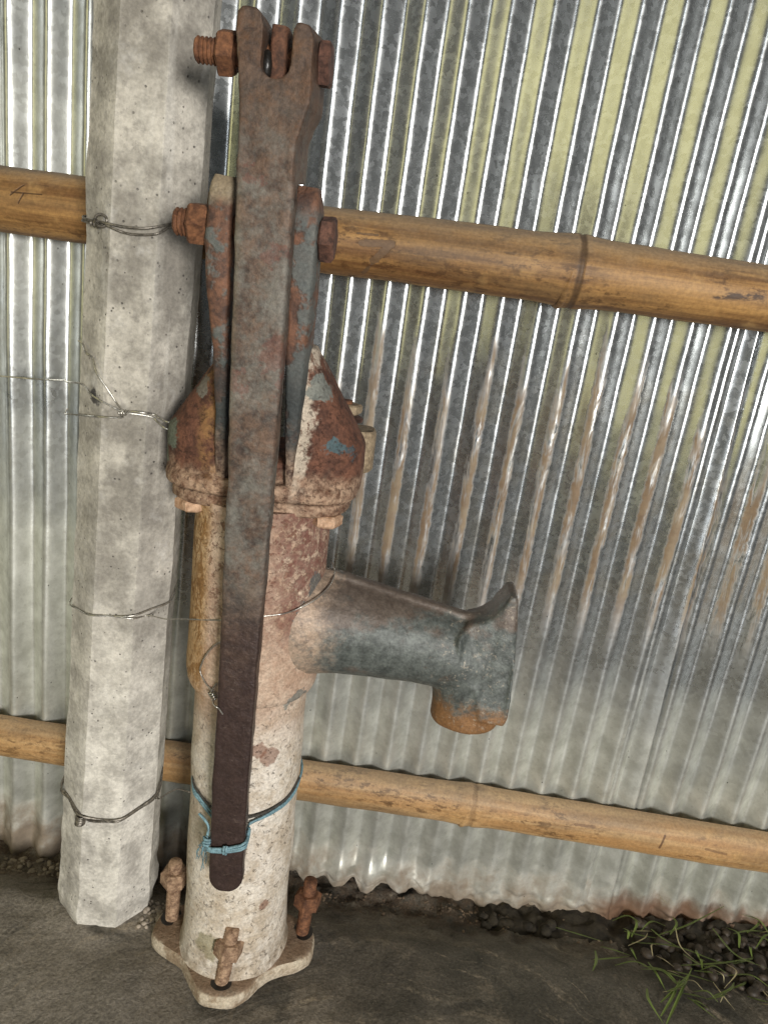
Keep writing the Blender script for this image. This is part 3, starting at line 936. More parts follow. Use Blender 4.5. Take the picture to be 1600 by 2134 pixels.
# ---- lever handle
HX = 0.002
handle = None
bm = bmesh.new()
rings = []
zt = 0.186
zz = [zt + 0.0004, zt + 0.0015, zt + 0.0035, zt + 0.0065, zt + 0.010, zt + 0.014, zt + 0.0185] + [zt + 0.0185 + 0.0085 * k for k in range(1, 86)]
for z in zz:
    hx = interp([(0.186, 0.0186), (0.32, 0.0189), (0.46, 0.0190), (0.66, 0.0209), (0.79, 0.0226), (0.90, 0.0238), (0.96, 0.0238)], z)
    if z < zt + 0.0185:
        hx *= math.sqrt(max(0.002, 1 - ((zt + 0.0185 - z) / 0.0185) ** 2))
    hx *= 1 + 0.018 * fbm((0, 0, z), 22, 3)
    yf = interp([(0.186, -0.098), (0.4, -0.1015), (0.66, -0.1055), (0.9, -0.109), (1.0, -0.109)], z)
    th = interp([(0.186, 0.014), (0.24, 0.017), (0.5, 0.020), (0.8, 0.026), (1.0, 0.026)], z)
    if z < zt + 0.01: th *= 0.75
    cx = HX + interp([(0.186, 0.0012), (0.32, 0.0), (0.45, 0.001), (0.66, 0.0015), (0.79, 0.0005), (0.93, -0.0012)], z)
    rings.append(sup(cx, yf + th / 2, z, hx, th / 2, 9.0, 64))
loft(bm, rings)
bar_bm = bm

# forked top of the handle
def fork():
    bm = bmesh.new()
    F = [(-0.0222, 0.915), (0.0243, 0.915), (0.0248, 0.944), (0.0285, 0.958), (0.0330, 0.972), (0.0336, 0.990), (0.0325, 1.018), (0.0285, 1.0265), (0.0190, 1.0275), (0.0160, 1.022)]
    F += [(0.0150, 1.006)] + [(0.0038 + 0.0112 * math.cos(a), 0.9985 - 0.0112 * math.sin(a)) for a in [PI * k / 10 for k in range(0, 11)]] + [(-0.0075, 1.008)]
    F += [(-0.0068, 1.020), (-0.0090, 1.030), (-0.0130, 1.0335), (-0.0230, 1.0335), (-0.0272, 1.030), (-0.0285, 1.018), (-0.0255, 0.995), (-0.0230, 0.968)]
    n = len(F)
    layers = []
    for y, k, dz in ((-0.1096, 0.965, 0.0), (-0.1086, 0.988, 0.0), (-0.104, 1.0, 0.0), (-0.085, 1.05, 0.0), (-0.062, 1.10, 0.004), (-0.060, 1.07, 0.005)):
        ring = []
        for x, z in F:
            inside = -0.0080 < x < 0.0155 and z > 0.986
            sc = 1.0 if inside else k
            zc = 0.975
            ring.append(bm.verts.new((0.002 + (x - 0.002) * sc, y, zc + (z - zc) * (1.0 if inside or z < 0.95 else (0.5 + 0.5 * k)) + (dz if z < 0.96 else 0))))
        layers.append(ring)
    for a, b in zip(layers, layers[1:]):
        for i in range(n):
            j = (i + 1) % n
            bm.faces.new((a[i], a[j], b[j], b[i]))
    for ring in (layers[0], layers[-1]):
        for tri in tessellate_polygon([[v.co for v in ring]]):
            bm.faces.new([ring[q] for q in tri])
    bmesh.ops.subdivide_edges(bm, edges=bm.edges[:], cuts=1, use_grid_fill=True)
    rough_up(bm, 0.0008, 50, 3)
    return bm
bm = fuse([bar_bm, fork()], 'handle', 0.0015, 1)
rough_up(bm, 0.0007, 42, 4)
handle = obj('handle', bm, M_HAND, pump, None)

# rod end between the fork prongs, running down to the cap
bm = bmesh.new()
rings = []
for k in range(34):
    t = k / 33
    z = 0.66 + (1.0265 - 0.66) * t
    cy = interp([(0, -0.004), (0.55, -0.040), (0.80, -0.072), (1.0, -0.080)], t)
    hx = interp([(0, 0.008), (0.72, 0.008), (0.80, 0.0074), (0.97, 0.0073), (1.0, 0.0066)], t)
    hy = interp([(0, 0.008), (0.70, 0.008), (0.82, 0.019), (0.97, 0.019), (1.0, 0.017)], t)
    rings.append(sup(0.0028, cy, z, hx, hy, 5, 28))
loft(bm, rings)
rough_up(bm, 0.0008, 45, 3)
obj('connecting_rod', bm, M_ROD, pump, 40)
# smear of black grease in the slot
bm = bmesh.new()
lathe(bm, [(0.0002, -0.010), (0.0030, -0.008), (0.0042, 0.0), (0.0030, 0.008), (0.0002, 0.010)], 16, 'Z', (-0.0047, -0.098, 0.9985))
rough_up(bm, 0.0014, 160, 3)
obj('grease', bm, M_DARK, handle, 60)

def hexring(x, r, c, rot=0.0):
    return [(x, c[1] + r * math.cos(rot + PI / 3 * k), c[2] + r * math.sin(rot + PI / 3 * k)) for k in range(6)]
def nut_x(x0, x1, r, c, rot=0.2):
    bm = bmesh.new()
    e = (x1 - x0) * 0.14
    loft(bm, [hexring(x0, r * 0.86, c, rot), hexring(x0 + e, r, c, rot), hexring(x1 - e, r, c, rot), hexring(x1, r * 0.86, c, rot)])
    bmesh.ops.subdivide_edges(bm, edges=bm.edges[:], cuts=2, use_grid_fill=True)
    rough_up(bm, 0.0006, 90, 3)
    return bm
def thread_x(x0, x1, r, c, pitch=0.0032):
    bm = bmesh.new()
    prof = []
    n = max(2, int((x1 - x0) / pitch))
    for k in range(n):
        a = x0 + (x1 - x0) * k / n
        w = (x1 - x0) / n
        prof += [(r * 0.86, a), (r * 0.88, a + w * 0.15), (r, a + w * 0.45), (r, a + w * 0.60), (r * 0.88, a + w * 0.92)]
    prof = [(r * 0.70, x0 - 0.0006)] + prof + [(r * 0.86, x1)]
    lathe(bm, prof, 24, 'X', c)
    rough_up(bm, 0.0003, 120, 2)
    return bm

# fork bolt
FB = (0.0, -0.082, 1.0065)
b = obj('fork_bolt', thread_x(-0.0655, 0.030, 0.0100, FB), M_BOLT, pump, 50)
obj('nut', nut_x(-0.0475, -0.0335, 0.0178, FB, 0.35), M_BOLT, b, 30)
obj('bolt_head', nut_x(0.0335, 0.0435, 0.0178, FB, 0.1), M_BOLT_DARK, b, 30)
# pivot bolt
VB = (0.0, -0.072, 0.8765)
b = obj('pivot_bolt', thread_x(-0.0815, 0.040, 0.0118, VB, 0.0036), M_BOLT, pump, 50)
obj('nut', nut_x(-0.0690, -0.0515, 0.0185, VB, 0.1), M_BOLT, b, 30)
obj('bolt_head', nut_x(0.0445, 0.0580, 0.0195, VB, 0.28), M_BOLT_DARK, b, 30)

# flange bolts with nuts below the rim, and the dusty bolt on the rear lug
def nut_z(z0, z1, r, rot=0.0, cut=2):
    bm = bmesh.new()
    e = (z1 - z0) * 0.16
    def ring(z, q): return [(q * math.cos(rot + PI / 3 * k), q * math.sin(rot + PI / 3 * k), z) for k in range(6)]
    loft(bm, [ring(z0, r * 0.85), ring(z0 + e, r), ring(z1 - e, r), ring(z1, r * 0.85)])
    bmesh.ops.subdivide_edges(bm, edges=bm.edges[:], cuts=cut, use_grid_fill=True)
    rough_up(bm, 0.0010, 90, 3)
    return bm
for (x, y, rot) in ((-0.067, -0.036, 0.4), (0.0700, -0.036, 0.1)):
    fbn = obj('flange_nut', nut_z(-0.0125, 0.0, 0.0172, rot), M_NUTC, pump, 30, loc=(x, y, 0.6185))
bm = bmesh.new()
loft(bm, [sup(0.081, 0.040, z, a, a * 0.8, 3, 24) for z, a in ((0.6495, 0.026), (0.652, 0.028), (0.690, 0.0275), (0.694, 0.025))])
rough_up(bm, 0.0012, 40, 3)
lg = obj('rear_lug', bm, M_LUGC, cap, 45)
obj('nut', nut_z(0.0, 0.011, 0.017, 0.2), M_LUGC, lg, 30, loc=(0.074, 0.040, 0.7085))
bm = bmesh.new()
lathe(bm, [(0.016, 0.0), (0.0205, 0.0008), (0.0205, 0.0028), (0.016, 0.0036)], 24)
obj('washer', bm, M_BOLT_DARK, lg, 40, loc=(0.072, 0.040, 0.7030), rot=(0.08, 0.1, 0))
bm = bmesh.new()
lathe(bm, [(0.0075, 0.0), (0.0075, 0.030)], 16)
obj('stud', bm, M_BOLT, lg, 40, loc=(0.072, 0.040, 0.693))

# anchor bolts through the plate
def anchor(x, y, tx, ty, zn, h, mat):
    """threaded stud with a nut part-way up; tx, ty = lean"""
    root = bmesh.new()
    prof = [(0.0086, -0.018)]
    n = int(h / 0.0036)
    for k in range(n):
        a = h * k / n
        w = h / n
        prof += [(0.0080, a), (0.0089, a + w * 0.45), (0.0081, a + w * 0.9)]
    prof += [(0.0082, h), (0.0066, h + 0.0012)]
    lathe(root, prof, 20)
    rough_up(root, 0.0004, 90, 3)
    st = obj('anchor_bolt', root, mat, plate, 45, loc=(x, y, 0.021), rot=(tx, ty, 0))
    bmn = bmesh.new()
    def ring(z, q, rot=0.3): return [(q * math.cos(rot + PI / 3 * k), q * math.sin(rot + PI / 3 * k), z) for k in range(6)]
    loft(bmn, [ring(zn - 0.0105, 0.0135), ring(zn - 0.0075, 0.0178), ring(zn + 0.0075, 0.0178), ring(zn + 0.0105, 0.0135)])
    bmesh.ops.subdivide_edges(bmn, edges=bmn.edges[:], cuts=3, use_grid_fill=True)
    rough_up(bmn, 0.0002, 110, 2)
    obj('nut', bmn, mat, st, 25)
    bmh = bmesh.new()
    lathe(bmh, [(0.0108, 0.0), (0.0135, 0.0008), (0.0142, 0.0018), (0.0125, 0.0022)], 20)
    obj('gap_shade_ring', bmh, M_DARK, plate, 50, loc=(x, y, 0.0210))  # black ring standing in for the shade in the gap round the stud
anchor(-0.0855, 0.012, 0.02, 0.03, 0.070, 0.094, M_ANCHOR)
anchor(0.0865, 0.016, -0.06, 0.05, 0.052, 0.082, M_BOLT)
anchor(0.0010, -0.0680, -0.08, 0.10, 0.050, 0.078, M_ANCHOR)

# ---- spout: tapering arm turned down at the end, ridge on top, end plate with bucket stop
bm = bmesh.new()
path = [(0.040, 0.482, 0.0600), (0.070, 0.4815, 0.0585), (0.095, 0.480, 0.0555), (0.13, 0.476, 0.0520), (0.165, 0.472, 0.0485), (0.195, 0.4685, 0.0460), (0.215, 0.464, 0.0445), (0.231, 0.4545, 0.0430), (0.241, 0.440, 0.0415), (0.2455, 0.422, 0.0400), (0.2465, 0.404, 0.0392), (0.2465, 0.388, 0.0390)]
dense = catmull([(p[0], p[2], p[1]) for p in path], 4)
rings = []
for i, p in enumerate(dense):
    a = dense[max(0, i - 1)]; b2 = dense[min(len(dense) - 1, i + 1)]
    t = Vector((b2.x - a.x, 0, b2.z - a.z)).normalized()
    nrm = Vector((-t.z, 0, t.x))
    r = p.y
    c = Vector((p.x, 0, p.z))
    rings.append([c + Vector((0, 1, 0)) * (r * 0.86 * math.sin(2 * PI * k / 40)) + nrm * (r * math.cos(2 * PI * k / 40)) for k in range(40)])
# rolled lip and inner wall so that the mouth is open
last = rings[-1]
ctr = sum(last, Vector()) / len(last)
for dz, k in ((-0.005, 0.995), (-0.0085, 0.95), (-0.0085, 0.86), (-0.002, 0.82), (0.03, 0.80)):
    rings.append([ctr + (q - ctr) * k + Vector((0, 0, dz)) for q in last])
loft(bm, rings, True, True)
sp_tube = bm
# ridge along the top
bm = bmesh.new()
rings = []
for k in range(26):
    t = k / 25
    x = 0.066 + (0.262 - 0.066) * t
    zt_ = interp([(0.04, 0.543), (0.095, 0.5365), (0.13, 0.529), (0.165, 0.5215), (0.20, 0.515), (0.225, 0.510), (0.24, 0.5085), (0.265, 0.512)], x)
    hw = 0.0085
    rings.append([(x, -hw, zt_ - 0.012), (x, -hw * 0.9, zt_ + 0.0030), (x, -hw * 0.6, zt_ + 0.0048), (x, hw * 0.6, zt_ + 0.0048), (x, hw * 0.9, zt_ + 0.0030), (x, hw, zt_ - 0.012)])
loft(bm, rings)
sp_ridge = bm
# end plate
bm = bmesh.new()
out = [(0.258, 0.398), (0.2870, 0.396), (0.2900, 0.405), (0.2880, 0.455), (0.2845, 0.510), (0.2815, 0.543), (0.2785, 0.5485), (0.2715, 0.5470), (0.2655, 0.535), (0.2580, 0.5225), (0.2480, 0.5145), (0.2320, 0.5080), (0.2200, 0.495), (0.2250, 0.460), (0.2500, 0.43)]
layers = []
for y, k in ((-0.0370, 0.92), (-0.0345, 0.98), (-0.022, 1.0), (0.0, 1.0), (0.022, 1.0), (0.0345, 0.98), (0.0370, 0.92)):
    cxo, czo = 0.266, 0.455
    layers.append([(cxo + (x - cxo) * k, y * (0.62 if z > 0.505 else 1.0), czo + (z - czo) * (0.5 + 0.5 * k)) for x, z in out])
loft(bm, layers)
bmesh.ops.triangulate(bm, faces=[f for f in bm.faces if len(f.verts) > 4])
sp_plate = bm
# boss where the spout meets the barrel
bm = bmesh.new()
rings = []
for x, r in ((0.040, 0.0650), (0.055, 0.0640), (0.064, 0.0620), (0.074, 0.0595), (0.086, 0.0570), (0.094, 0.0555)):
    rings.append([(x, r * 0.88 * math.sin(2 * PI * k / 48), 0.481 + r * math.cos(2 * PI * k / 48)) for k in range(48)])
loft(bm, rings)
bm = fuse([sp_tube, sp_ridge, sp_plate, bm], 'spout', 0.0021, 5)
rough_up(bm, 0.0012, 26, 4)
obj('spout', bm, M_SPOUT, pump, None)

# ------------------------------------------------------------------ wires
def wire(name, strands, mat, label, r=0.0011, smooth=4, cat='wire'):
    """one thing; every strand is its own part"""
    root = empty(name, strands[0][1][0])
    o0 = Vector(strands[0][1][0])
    for pname, pts in strands:
        bm = bmesh.new()
        tube(bm, [Vector(p) - o0 for p in pts], r, 6, smooth)
        obj(pname, bm, mat, root, 60)
    return tag(root, label, cat)

def coil(c, ax, r, turns, pitch):
    c = Vector(c); ax = Vector(ax).normalized()
    a = ax.cross(Vector((0.3, 0.2, 0.9))).normalized(); b = ax.cross(a)
    n = int(turns * 10)
    return [c + a * r * math.cos(2 * PI * k / 10) + b * r * math.sin(2 * PI * k / 10) + ax * (pitch * (k / 10 - turns / 2)) for k in range(n + 1)]

P = pil_pt
# octagon corners are bridged by straight wire, as tight wire does
wire('binding_wire', [
    ('strand', [P(-117, 0.872), P(-62.5, 0.866), P(-47, 0.8645, 0.0025), P(-24, 0.8660, 0.004), P(-12, 0.8620, 0.004), P(5, 0.8590, 0.004), P(27.5, 0.8625), P(42, 0.8715), P(72.5, 0.880), P(117, 0.884)]),
    ('strand', [P(-117, 0.876), P(-62.5, 0.869), P(-40, 0.8660, 0.003), P(-18, 0.8655, 0.004), P(0, 0.8645, 0.006), P(20, 0.8665, 0.006), P(40, 0.8735, 0.004), P(72.5, 0.883), P(117, 0.888)]),
    ('knot', coil(P(-24, 0.8672, 0.004), (0.3, -1, 0.1), 0.0055, 2.6, 0.0022)),
    ('knot', coil(P(-36, 0.8640, 0.003), (1, 0.6, -0.2), 0.0030, 3.0, 0.0030))], M_WIRE,
    'grey binding wire with a coiled knot round the pillar at the upper bamboo pole', 0.00125)

J = Vector(P(7, 0.6868, 0.003))
wire('twisted_wire', [
    ('strand', [(-0.512, -0.012, 0.670), (-0.455, -0.014, 0.674), (-0.405, -0.050, 0.684), (-0.379, -0.100, 0.6950), (-0.353, -0.150, 0.7020), P(-52, 0.7055), P(-24, 0.6985, 0.004), J]),
    ('strand', [P(-55, 0.7500, 0.006), P(-50, 0.7470, 0.004), P(-38, 0.7405, 0.007), P(-30, 0.7365, 0.004), P(-20, 0.7240, 0.005), P(-10, 0.7110, 0.005), P(0, 0.6960, 0.004), J]),
    ('strand', [(-0.349, -0.157, 0.6755), (-0.351, -0.158, 0.6700), (-0.344, -0.166, 0.6715), P(-40, 0.6750, 0.004), P(-15, 0.6795, 0.004), P(5, 0.6815, 0.004), J]),
    ('strand', [J, P(13, 0.6890, 0.004), P(25, 0.6900, 0.006), P(36, 0.6880, 0.006), (-0.2390, -0.190, 0.6862), (-0.2250, -0.196, 0.6850), (-0.2100, -0.165, 0.684)]),
    ('strand', [J, P(16, 0.6870, 0.003), P(34, 0.6850, 0.004), (-0.2420, -0.186, 0.6810), (-0.2290, -0.192, 0.6765), (-0.2150, -0.165, 0.672)]),
    ('knot', coil(J + Vector((0, -0.001, 0)), (1, 0, 0.1), 0.0022, 3.0, 0.0025))], M_WIRE2,
    'bright twisted tie wire with loose ends running from the pillar to the pump head', 0.0010)

wire('thin_wire', [
    ('strand', [P(-100, 0.452), P(-62.5, 0.4485), P(-45, 0.4485), P(-17.5, 0.4525), P(5, 0.4540), P(27.5, 0.4570), P(50, 0.4600), P(72.5, 0.4635), P(100, 0.470)]),
    ('strand', [P(-17.5, 0.4530), P(5, 0.4540), P(27.5, 0.4535), P(46, 0.4525), (-0.2200, -0.196, 0.4660), (-0.1990, -0.212, 0.4770), (-0.1806, -0.2232, 0.4848), (-0.1520, -0.2465, 0.4998), (-0.1250, -0.2520, 0.5090), (-0.1010, -0.2465, 0.5130), (-0.0822, -0.2385, 0.5158), (-0.0600, -0.2245, 0.5255), (-0.0475, -0.2080, 0.5350), (-0.0430, -0.1880, 0.5430), (-0.0480, -0.165, 0.548)])], M_WIRE2,
    'thin wire strung from the pillar across the pump barrel at spout height', 0.0008)

wire('hooked_wire', [
    ('strand', [(-0.1420, -0.2500, 0.480), (-0.1515, -0.2470, 0.4725), (-0.1610, -0.2425, 0.4570), (-0.1655, -0.2400, 0.4450), (-0.1675, -0.2375, 0.4330), (-0.1600, -0.2430, 0.4240), (-0.1520, -0.2480, 0.4195)]),
    ('strand', [(-0.1465, -0.2500, 0.4300), (-0.1500, -0.2490, 0.4225), (-0.1515, -0.2490, 0.4180)]),
    ('knot', coil((-0.1495, -0.2500, 0.4150), (0.5, 0.1, -0.9), 0.0032, 3.2, 0.0028)),
    ('strand', [(-0.1480, -0.2540, 0.4120), (-0.1440, -0.2700, 0.4180), (-0.1385, -0.2830, 0.4235), (-0.1350, -0.2830, 0.4215), (-0.1310, -0.2815, 0.4150)])], M_WIRE2,
    'short bent wire loop with a bright twisted knot beside the handle', 0.0009)

wire('binding_wire', [
    ('strand', [P(-117, 0.215), P(-62.5, 0.190), P(-44, 0.1835), P(-17.5, 0.1790, 0.004), P(5, 0.1735), P(27.5, 0.1755), P(50, 0.1800), P(72.5, 0.1890), P(97, 0.2020), P(130, 0.212)]),
    ('strand', [P(-117, 0.218), P(-62.5, 0.194), P(-44, 0.1865), P(-20, 0.1790), P(-6, 0.1715, 0.004), P(15, 0.1715, 0.003), P(27.5, 0.1735), P(50, 0.1785), P(72.5, 0.1860), P(97, 0.1990), P(130, 0.209)]),
    ('knot', coil(P(-15, 0.1725, 0.0045), (0.1, 0.0, 1), 0.0052, 4.5, 0.0026))], M_WIRE,
    'dark binding wire with an upright coil knot round the pillar near its foot', 0.00125)

wire('loose_wire', [
    ('strand', [P(80, 0.186), (-0.2385, -0.133, 0.1800), (-0.2330, -0.139, 0.1805), (-0.2250, -0.147, 0.1920), (-0.2170, -0.155, 0.2045), (-0.2010, -0.170, 0.2250), (-0.1800, -0.195, 0.2440)]),
    ('knot', coil((-0.2370, -0.136, 0.1815), (1, 0.2, 0.2), 0.0025, 3.0, 0.0022))], M_WIRE,
    'short loose wire end between the pillar foot and the pump barrel', 0.0009)

# ------------------------------------------------------------------ blue twine
T0 = Vector((-0.116, -0.265, 0.25))
tw = empty('blue_twine', T0)
tag(tw, 'blue plastic twine tying the end of the handle to the pump barrel', 'twine')
def tstrand(name, pts, r, mat, sm=5):
    bm = bmesh.new()
    tube(bm, [Vector(p) - T0 for p in pts], r, 7, sm)
    rough_up(bm, 0.0004, 260, 2)
    obj(name, bm, mat, tw, 60)
def hloop(z, zt_, off):
    hw, yf, yb, cx = 0.0190 + off, -0.2785 - off, -0.2585 + off, -0.1157
    pts = []
    for k in range(25):
        t = 2 * PI * k / 24
        c, q = math.cos(t), math.sin(t)
        x = cx + hw * math.copysign(abs(c) ** 0.35, c)
        y = (yf + yb) / 2 + (yf - yb) / 2 * -math.copysign(abs(q) ** 0.35, -q)
        pts.append((x, y, z + zt_ * (x - cx) / hw + 0.004 * (1 if y > -0.268 else 0) - 0.0025 * (1 - ((x - cx) / hw) ** 2)))
    return pts
tstrand('loop', hloop(0.2520, 0.0065, 0.0016), 0.0016, M_TWINE, 2)
tstrand('loop', hloop(0.2475, 0.0050, 0.0018), 0.0018, M_TWINE, 2)
tstrand('loop', hloop(0.2500, 0.0058, 0.0026), 0.0012, M_TWINE, 2)
tstrand('wrap', [(-0.1145, -0.2810, 0.2535), (-0.1150, -0.2835, 0.2490), (-0.1150, -0.2810, 0.2425)], 0.0015, M_TWINE)
tstrand('wrap', [(-0.1172, -0.2810, 0.2530), (-0.1176, -0.2835, 0.2485), (-0.1174, -0.2810, 0.2420)], 0.0013, M_TWINE)
# strands up to and round the barrel
tstrand('strand', [(-0.0965, -0.2640, 0.2600), (-0.0960, -0.2560, 0.2560), (-0.0985, -0.2425, 0.2525), (-0.0795, -0.2325, 0.2600), (-0.0615, -0.2110, 0.2640), (-0.0535, -0.1850, 0.2730), (-0.0600, -0.150, 0.281), (-0.115, -0.118, 0.285), (-0.168, -0.150, 0.281), (-0.1775, -0.1850, 0.2760), (-0.1705, -0.2190, 0.2700), (-0.1580, -0.2320, 0.2645), (-0.1440, -0.2400, 0.2555), (-0.1300, -0.2500, 0.2500)], 0.0015, M_TWINE)
tstrand('strand', [(-0.0980, -0.2430, 0.2545), (-0.0790, -0.2328, 0.2625), (-0.0610, -0.2112, 0.2675), (-0.0532, -0.1850, 0.2760), (-0.0600, -0.150, 0.284), (-0.115, -0.118, 0.288), (-0.168, -0.150, 0.285), (-0.1778, -0.1850, 0.2795), (-0.1708, -0.2190, 0.2740), (-0.1585, -0.2320, 0.2690), (-0.1440, -0.2400, 0.2610), (-0.1300, -0.2470, 0.2560)], 0.0012, M_TWINE)
tstrand('dark_strand', [(-0.1300, -0.2440, 0.2640), (-0.1150, -0.2450, 0.2620), (-0.0985, -0.2420, 0.2620), (-0.0795, -0.2318, 0.2655), (-0.0612, -0.2105, 0.2715), (-0.0535, -0.1850, 0.2790)], 0.0016, M_TWDARK)
tstrand('dark_strand', [(-0.1775, -0.1850, 0.2830), (-0.1708, -0.2188, 0.2790), (-0.1585, -0.2318, 0.2735), (-0.1440, -0.2400, 0.2660), (-0.1300, -0.2450, 0.2630)], 0.0012, M_TWDARK)
tstrand('knot', coil((-0.1375, -0.2740, 0.2490), (0.2, 0.3, 1), 0.0034, 3.0, 0.0030), 0.0014, M_TWINE, 2)
tstrand('knot', coil((-0.1400, -0.2720, 0.2500), (0.9, 0.3, 0.3), 0.0030, 2.0, 0.0030), 0.0013, M_TWINE, 2)
tstrand('tail', [(-0.1385, -0.2700, 0.2530), (-0.1390, -0.2660, 0.2610), (-0.1430, -0.2640, 0.2670), (-0.1520, -0.2600, 0.2720)], 0.0016, M_TWINE)
rnd = random.Random(3)
for k in range(16):
    a = Vector((-0.1400, -0.2700, 0.2460))
    e = Vector((-0.1480 + rnd.uniform(-0.007, 0.006), -0.2400 + rnd.uniform(-0.012, -0.001), 0.1990 + rnd.uniform(-0.014, 0.020)))
    mid = a.lerp(e, 0.5) + Vector((rnd.uniform(-0.005, 0.003), rnd.uniform(-0.004, 0.002), rnd.uniform(-0.004, 0.004)))
    tstrand('frayed_fibre', [a, mid, e], 0.00045, M_TWINE, 4)

# ------------------------------------------------------------------ soil, pebbles, crumbs, grass
rnd = random.Random(11)
def soil_h(x, y):
    e = sstep(0.34, 0.50, x) * sstep(-0.185 - 0.25 * max(0, x - 0.6), -0.10 + 0.06 * sstep(0.6, 0.4, x), y) 
    band = sstep(0.16, 0.26, x) * sstep(-0.075, -0.045, y)
    k = max(e, band * 0.8)
    return k
bm = bmesh.new()
nx, ny = 130, 44
gx = [0.12 + 0.98 * i / nx for i in range(nx + 1)]
gy = [-0.30 + 0.295 * j / ny for j in range(ny + 1)]
gg = [[bm.verts.new((x, y, floor_z(x, y) - 0.010 + soil_h(x, y) * (0.017 + 0.006 * fbm((x, y, 0), 60, 4)))) for x in gx] for y in gy]
for j in range(ny):
    for i in range(nx):
        bm.faces.new((gg[j][i], gg[j][i + 1], gg[j + 1][i + 1], gg[j + 1][i]))
tag(obj('soil', bm, M_SOIL, sharp=None), 'patch of dark damp soil along the wall foot at the lower right', 'soil', None, 'stuff')

def pebbles(name, n, place, r0, r1, mat, seed, label, cat, squash=0.75):
    q = random.Random(seed)
    verts, faces = [], []
    tmp = bmesh.new()
    bmesh.ops.create_icosphere(tmp, subdivisions=2, radius=1.0)
    tv = [v.co.copy() for v in tmp.verts]
    tf = [[v.index for v in f.verts] for f in tmp.faces]
    tmp.free()
    for k in range(n):
        x, y, z = place(q)
        r = q.uniform(r0, r1) * q.uniform(0.6, 1.0)
        rot = Matrix.Rotation(q.uniform(0, 6.3), 3, 'Z') @ Matrix.Rotation(q.uniform(-0.5, 0.5), 3, 'X')
        sc = Vector((r * q.uniform(0.8, 1.25), r * q.uniform(0.7, 1.0), r * squash * q.uniform(0.8, 1.1)))
        b0 = len(verts)
        o = q.uniform(0, 50)
        for v in tv:
            p = v * (1 + 0.16 * noise.noise(v * 1.3 + Vector((o, 0, 0))))
            p = rot @ Vector((p.x * sc.x, p.y * sc.y, p.z * sc.z))
            verts.append((p.x + x, p.y + y, p.z + z + sc.z * 0.6))
        faces += [[b0 + i for i in f] for f in tf]
    me = bpy.data.meshes.new(name)
    me.from_pydata(verts, [], faces)
    me.shade_smooth()
    return tag(link(name, me, mat), label, cat, None, 'stuff')
def on_soil(q):
    while True:
        x, y = q.uniform(0.40, 0.78), q.uniform(-0.20, -0.015)
        if q.random() < soil_h(x, y) ** 1.3 * sstep(0.42, 0.56, x): break
    return x, y, floor_z(x, y) + 0.004
pebbles('pebbles', 190, on_soil, 0.005, 0.0115, M_STONE, 5, 'round dark brown pebbles lying on the damp soil', 'pebbles')
def foot(q):
    x = q.uniform(-0.02, 0.45)
    y = -0.020 - abs(q.gauss(0, 0.016)) - 0.012 * sstep(0.1, 0.0, x)
    return x, y, floor_z(x, y) - 0.001
pebbles('grit', 380, foot, 0.0010, 0.0032, M_CRUMB, 8, 'crumbs of soil and grit along the foot of the wall', 'grit', 0.7)
def foot2(q):
    if q.random() < 0.45:
        a = q.uniform(0.3, 1.5)
        x, y = -0.245 + 0.045 * q.random(), -0.165 + 0.05 * q.random()
    else:
        x, y = q.uniform(-0.52, -0.385), q.uniform(-0.055, -0.02)
    return x, y, floor_z(x, y) - 0.001
pebbles('rubble', 170, foot2, 0.0015, 0.0058, M_MORTAR, 9, 'pale mortar crumbs between the pillar foot and the base plate', 'rubble', 0.7)
def chunks(q):
    x = q.choice((0.245, 0.262, 0.278, 0.300, 0.330, 0.352)) + q.gauss(0, 0.007)
    y = -0.042 + q.gauss(0, 0.007)
    return x, y, floor_z(x, y)
pebbles('soil_clods', 22, chunks, 0.006, 0.012, M_SOIL, 14, 'row of dark soil clods at the wall foot right of the pump', 'clods', 0.8)

def blade_mat(name, c0, c1):
    m = M(name)
    col = m.mix(m.noise(40, 3, 0.5), c0, c1)
    m.b.inputs['Transmission Weight'].default_value = 0.0
    return m.out(col, 0.5, 0.0)
MGR = blade_mat('grass_green', (0.07, 0.115, 0.018), (0.23, 0.30, 0.07))
MST = blade_mat('grass_straw', (0.42, 0.36, 0.18), (0.60, 0.54, 0.33))
B = [
[(0.491,-0.05,0.008),(0.537,-0.035,0.022),(0.59,-0.019,0.035)],[(0.446,-0.069,0.006),(0.507,-0.075,0.012),(0.57,-0.094,0.01),(0.628,-0.072,0.008)],
[(0.378,-0.115,0.003),(0.402,-0.111,0.006),(0.432,-0.099,0.003)],[(0.396,-0.087,0.004),(0.413,-0.097,0.01),(0.436,-0.097,0.004)],
[(0.504,-0.105,0.006),(0.563,-0.096,0.012),(0.627,-0.074,0.01)],[(0.452,-0.2,0.003),(0.48,-0.162,0.012),(0.511,-0.119,0.016)],
[(0.458,-0.104,0.004),(0.459,-0.132,0.01),(0.467,-0.15,0.003)],[(0.578,-0.028,0.01),(0.585,-0.086,0.02),(0.628,-0.096,0.012)],
[(0.605,-0.038,0.012),(0.632,-0.03,0.015),(0.661,-0.024,0.012)],[(0.579,-0.144,0.006),(0.593,-0.151,0.01),(0.617,-0.149,0.006)],
[(0.454,-0.17,0.003),(0.479,-0.151,0.01),(0.506,-0.123,0.008)],[(0.340,-0.051,0.002),(0.367,-0.065,0.006),(0.404,-0.07,0.003)],
[(0.386,-0.095,0.003),(0.381,-0.118,0.005),(0.371,-0.137,0.003)],[(0.511,-0.088,0.012),(0.519,-0.111,0.02),(0.543,-0.108,0.01)],
[(0.448,-0.19,0.003),(0.470,-0.165,0.012),(0.490,-0.135,0.010)],[(0.489,-0.115,0.005),(0.513,-0.126,0.01),(0.54,-0.128,0.006)]]
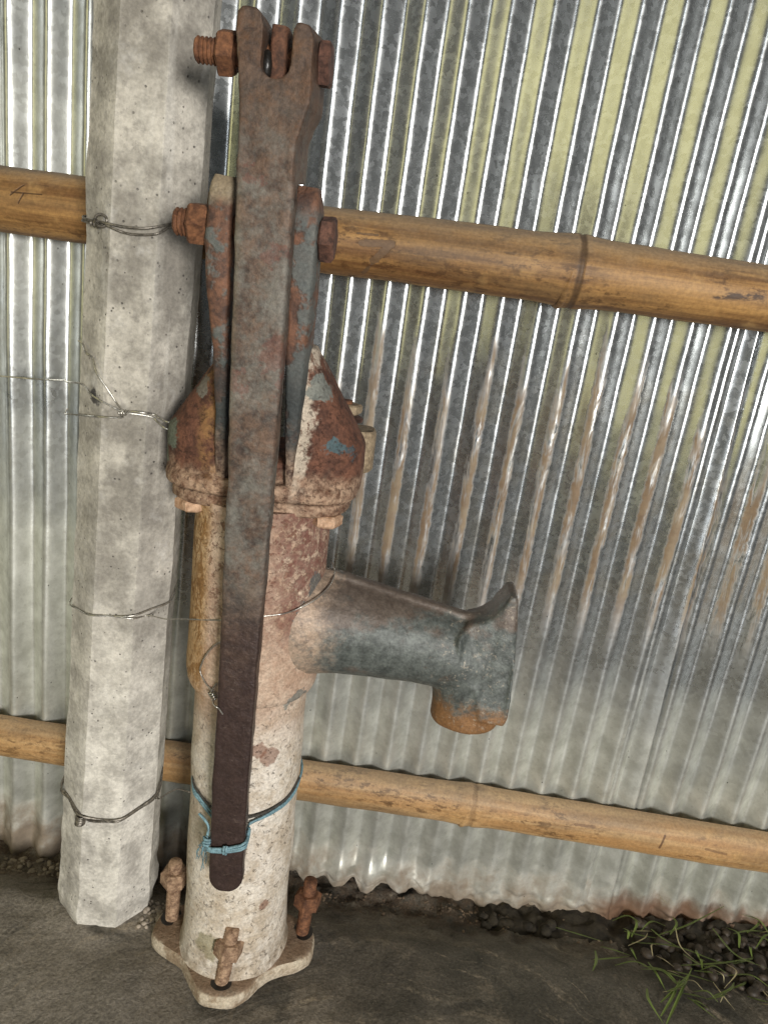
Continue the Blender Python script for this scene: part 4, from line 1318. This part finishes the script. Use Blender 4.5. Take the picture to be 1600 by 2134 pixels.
S = [
[(0.515,-0.044,0.02),(0.511,-0.078,0.016),(0.531,-0.095,0.008)],[(0.541,-0.1,0.008),(0.552,-0.121,0.015),(0.554,-0.128,0.008)],
[(0.57,-0.094,0.01),(0.572,-0.119,0.02),(0.55,-0.138,0.008)],[(0.538,-0.13,0.008),(0.542,-0.155,0.012),(0.554,-0.166,0.004)],
[(0.476,-0.039,0.06),(0.486,-0.039,0.05),(0.501,-0.033,0.035)],[(0.605,-0.126,0.006),(0.607,-0.143,0.01),(0.62,-0.144,0.006)],
[(0.480,-0.117,0.006),(0.486,-0.121,0.009),(0.497,-0.122,0.005)]]
q = random.Random(21)
for k in range(70):
    x, y = q.uniform(0.43, 0.75), q.uniform(-0.17, -0.02)
    a = q.uniform(0, 6.3); l = q.uniform(0.02, 0.06)
    z = 0.004 + 0.008 * q.random()
    (B if q.random() < 0.75 else S).append([(x, y, z), (x + 0.5 * l * math.cos(a), y + 0.4 * l * math.sin(a), z + 0.006), (x + l * math.cos(a + 0.3), y + 0.8 * l * math.sin(a + 0.3), z)])
def blades(name, lst, mat, w, label):
    verts, faces = [], []
    for pts in lst:
        c = catmull([Vector((p[0], p[1], p[2] + min(0.0, floor_z(p[0], p[1])) * (0.55 if p[2] < 0.03 else 0))) for p in pts], 6)
        n = len(c)
        for i, p in enumerate(c):
            t = (c[min(i + 1, n - 1)] - c[max(i - 1, 0)]).normalized()
            sd = t.cross(Vector((0, 0.35, 1))).normalized()
            k = w * (0.25 + 1.0 * math.sin(PI * min(1.0, 0.12 + 0.86 * i / (n - 1))))
            verts += [p - sd * k, p + Vector((0, 0, -k * 0.5)), p + sd * k]
            if i:
                b0 = len(verts) - 6
                faces += [(b0, b0 + 1, b0 + 4, b0 + 3), (b0 + 1, b0 + 2, b0 + 5, b0 + 4)]
    me = bpy.data.meshes.new(name)
    me.from_pydata([tuple(v) for v in verts], [], faces)
    me.shade_smooth()
    return tag(link(name, me, mat), label, 'grass', None, 'stuff')
blades('grass', B, MGR, 0.0015, 'green grass clippings scattered on the soil at the lower right')
blades('dry_grass', S, MST, 0.0008, 'pale dry grass stalks lying among the green clippings')
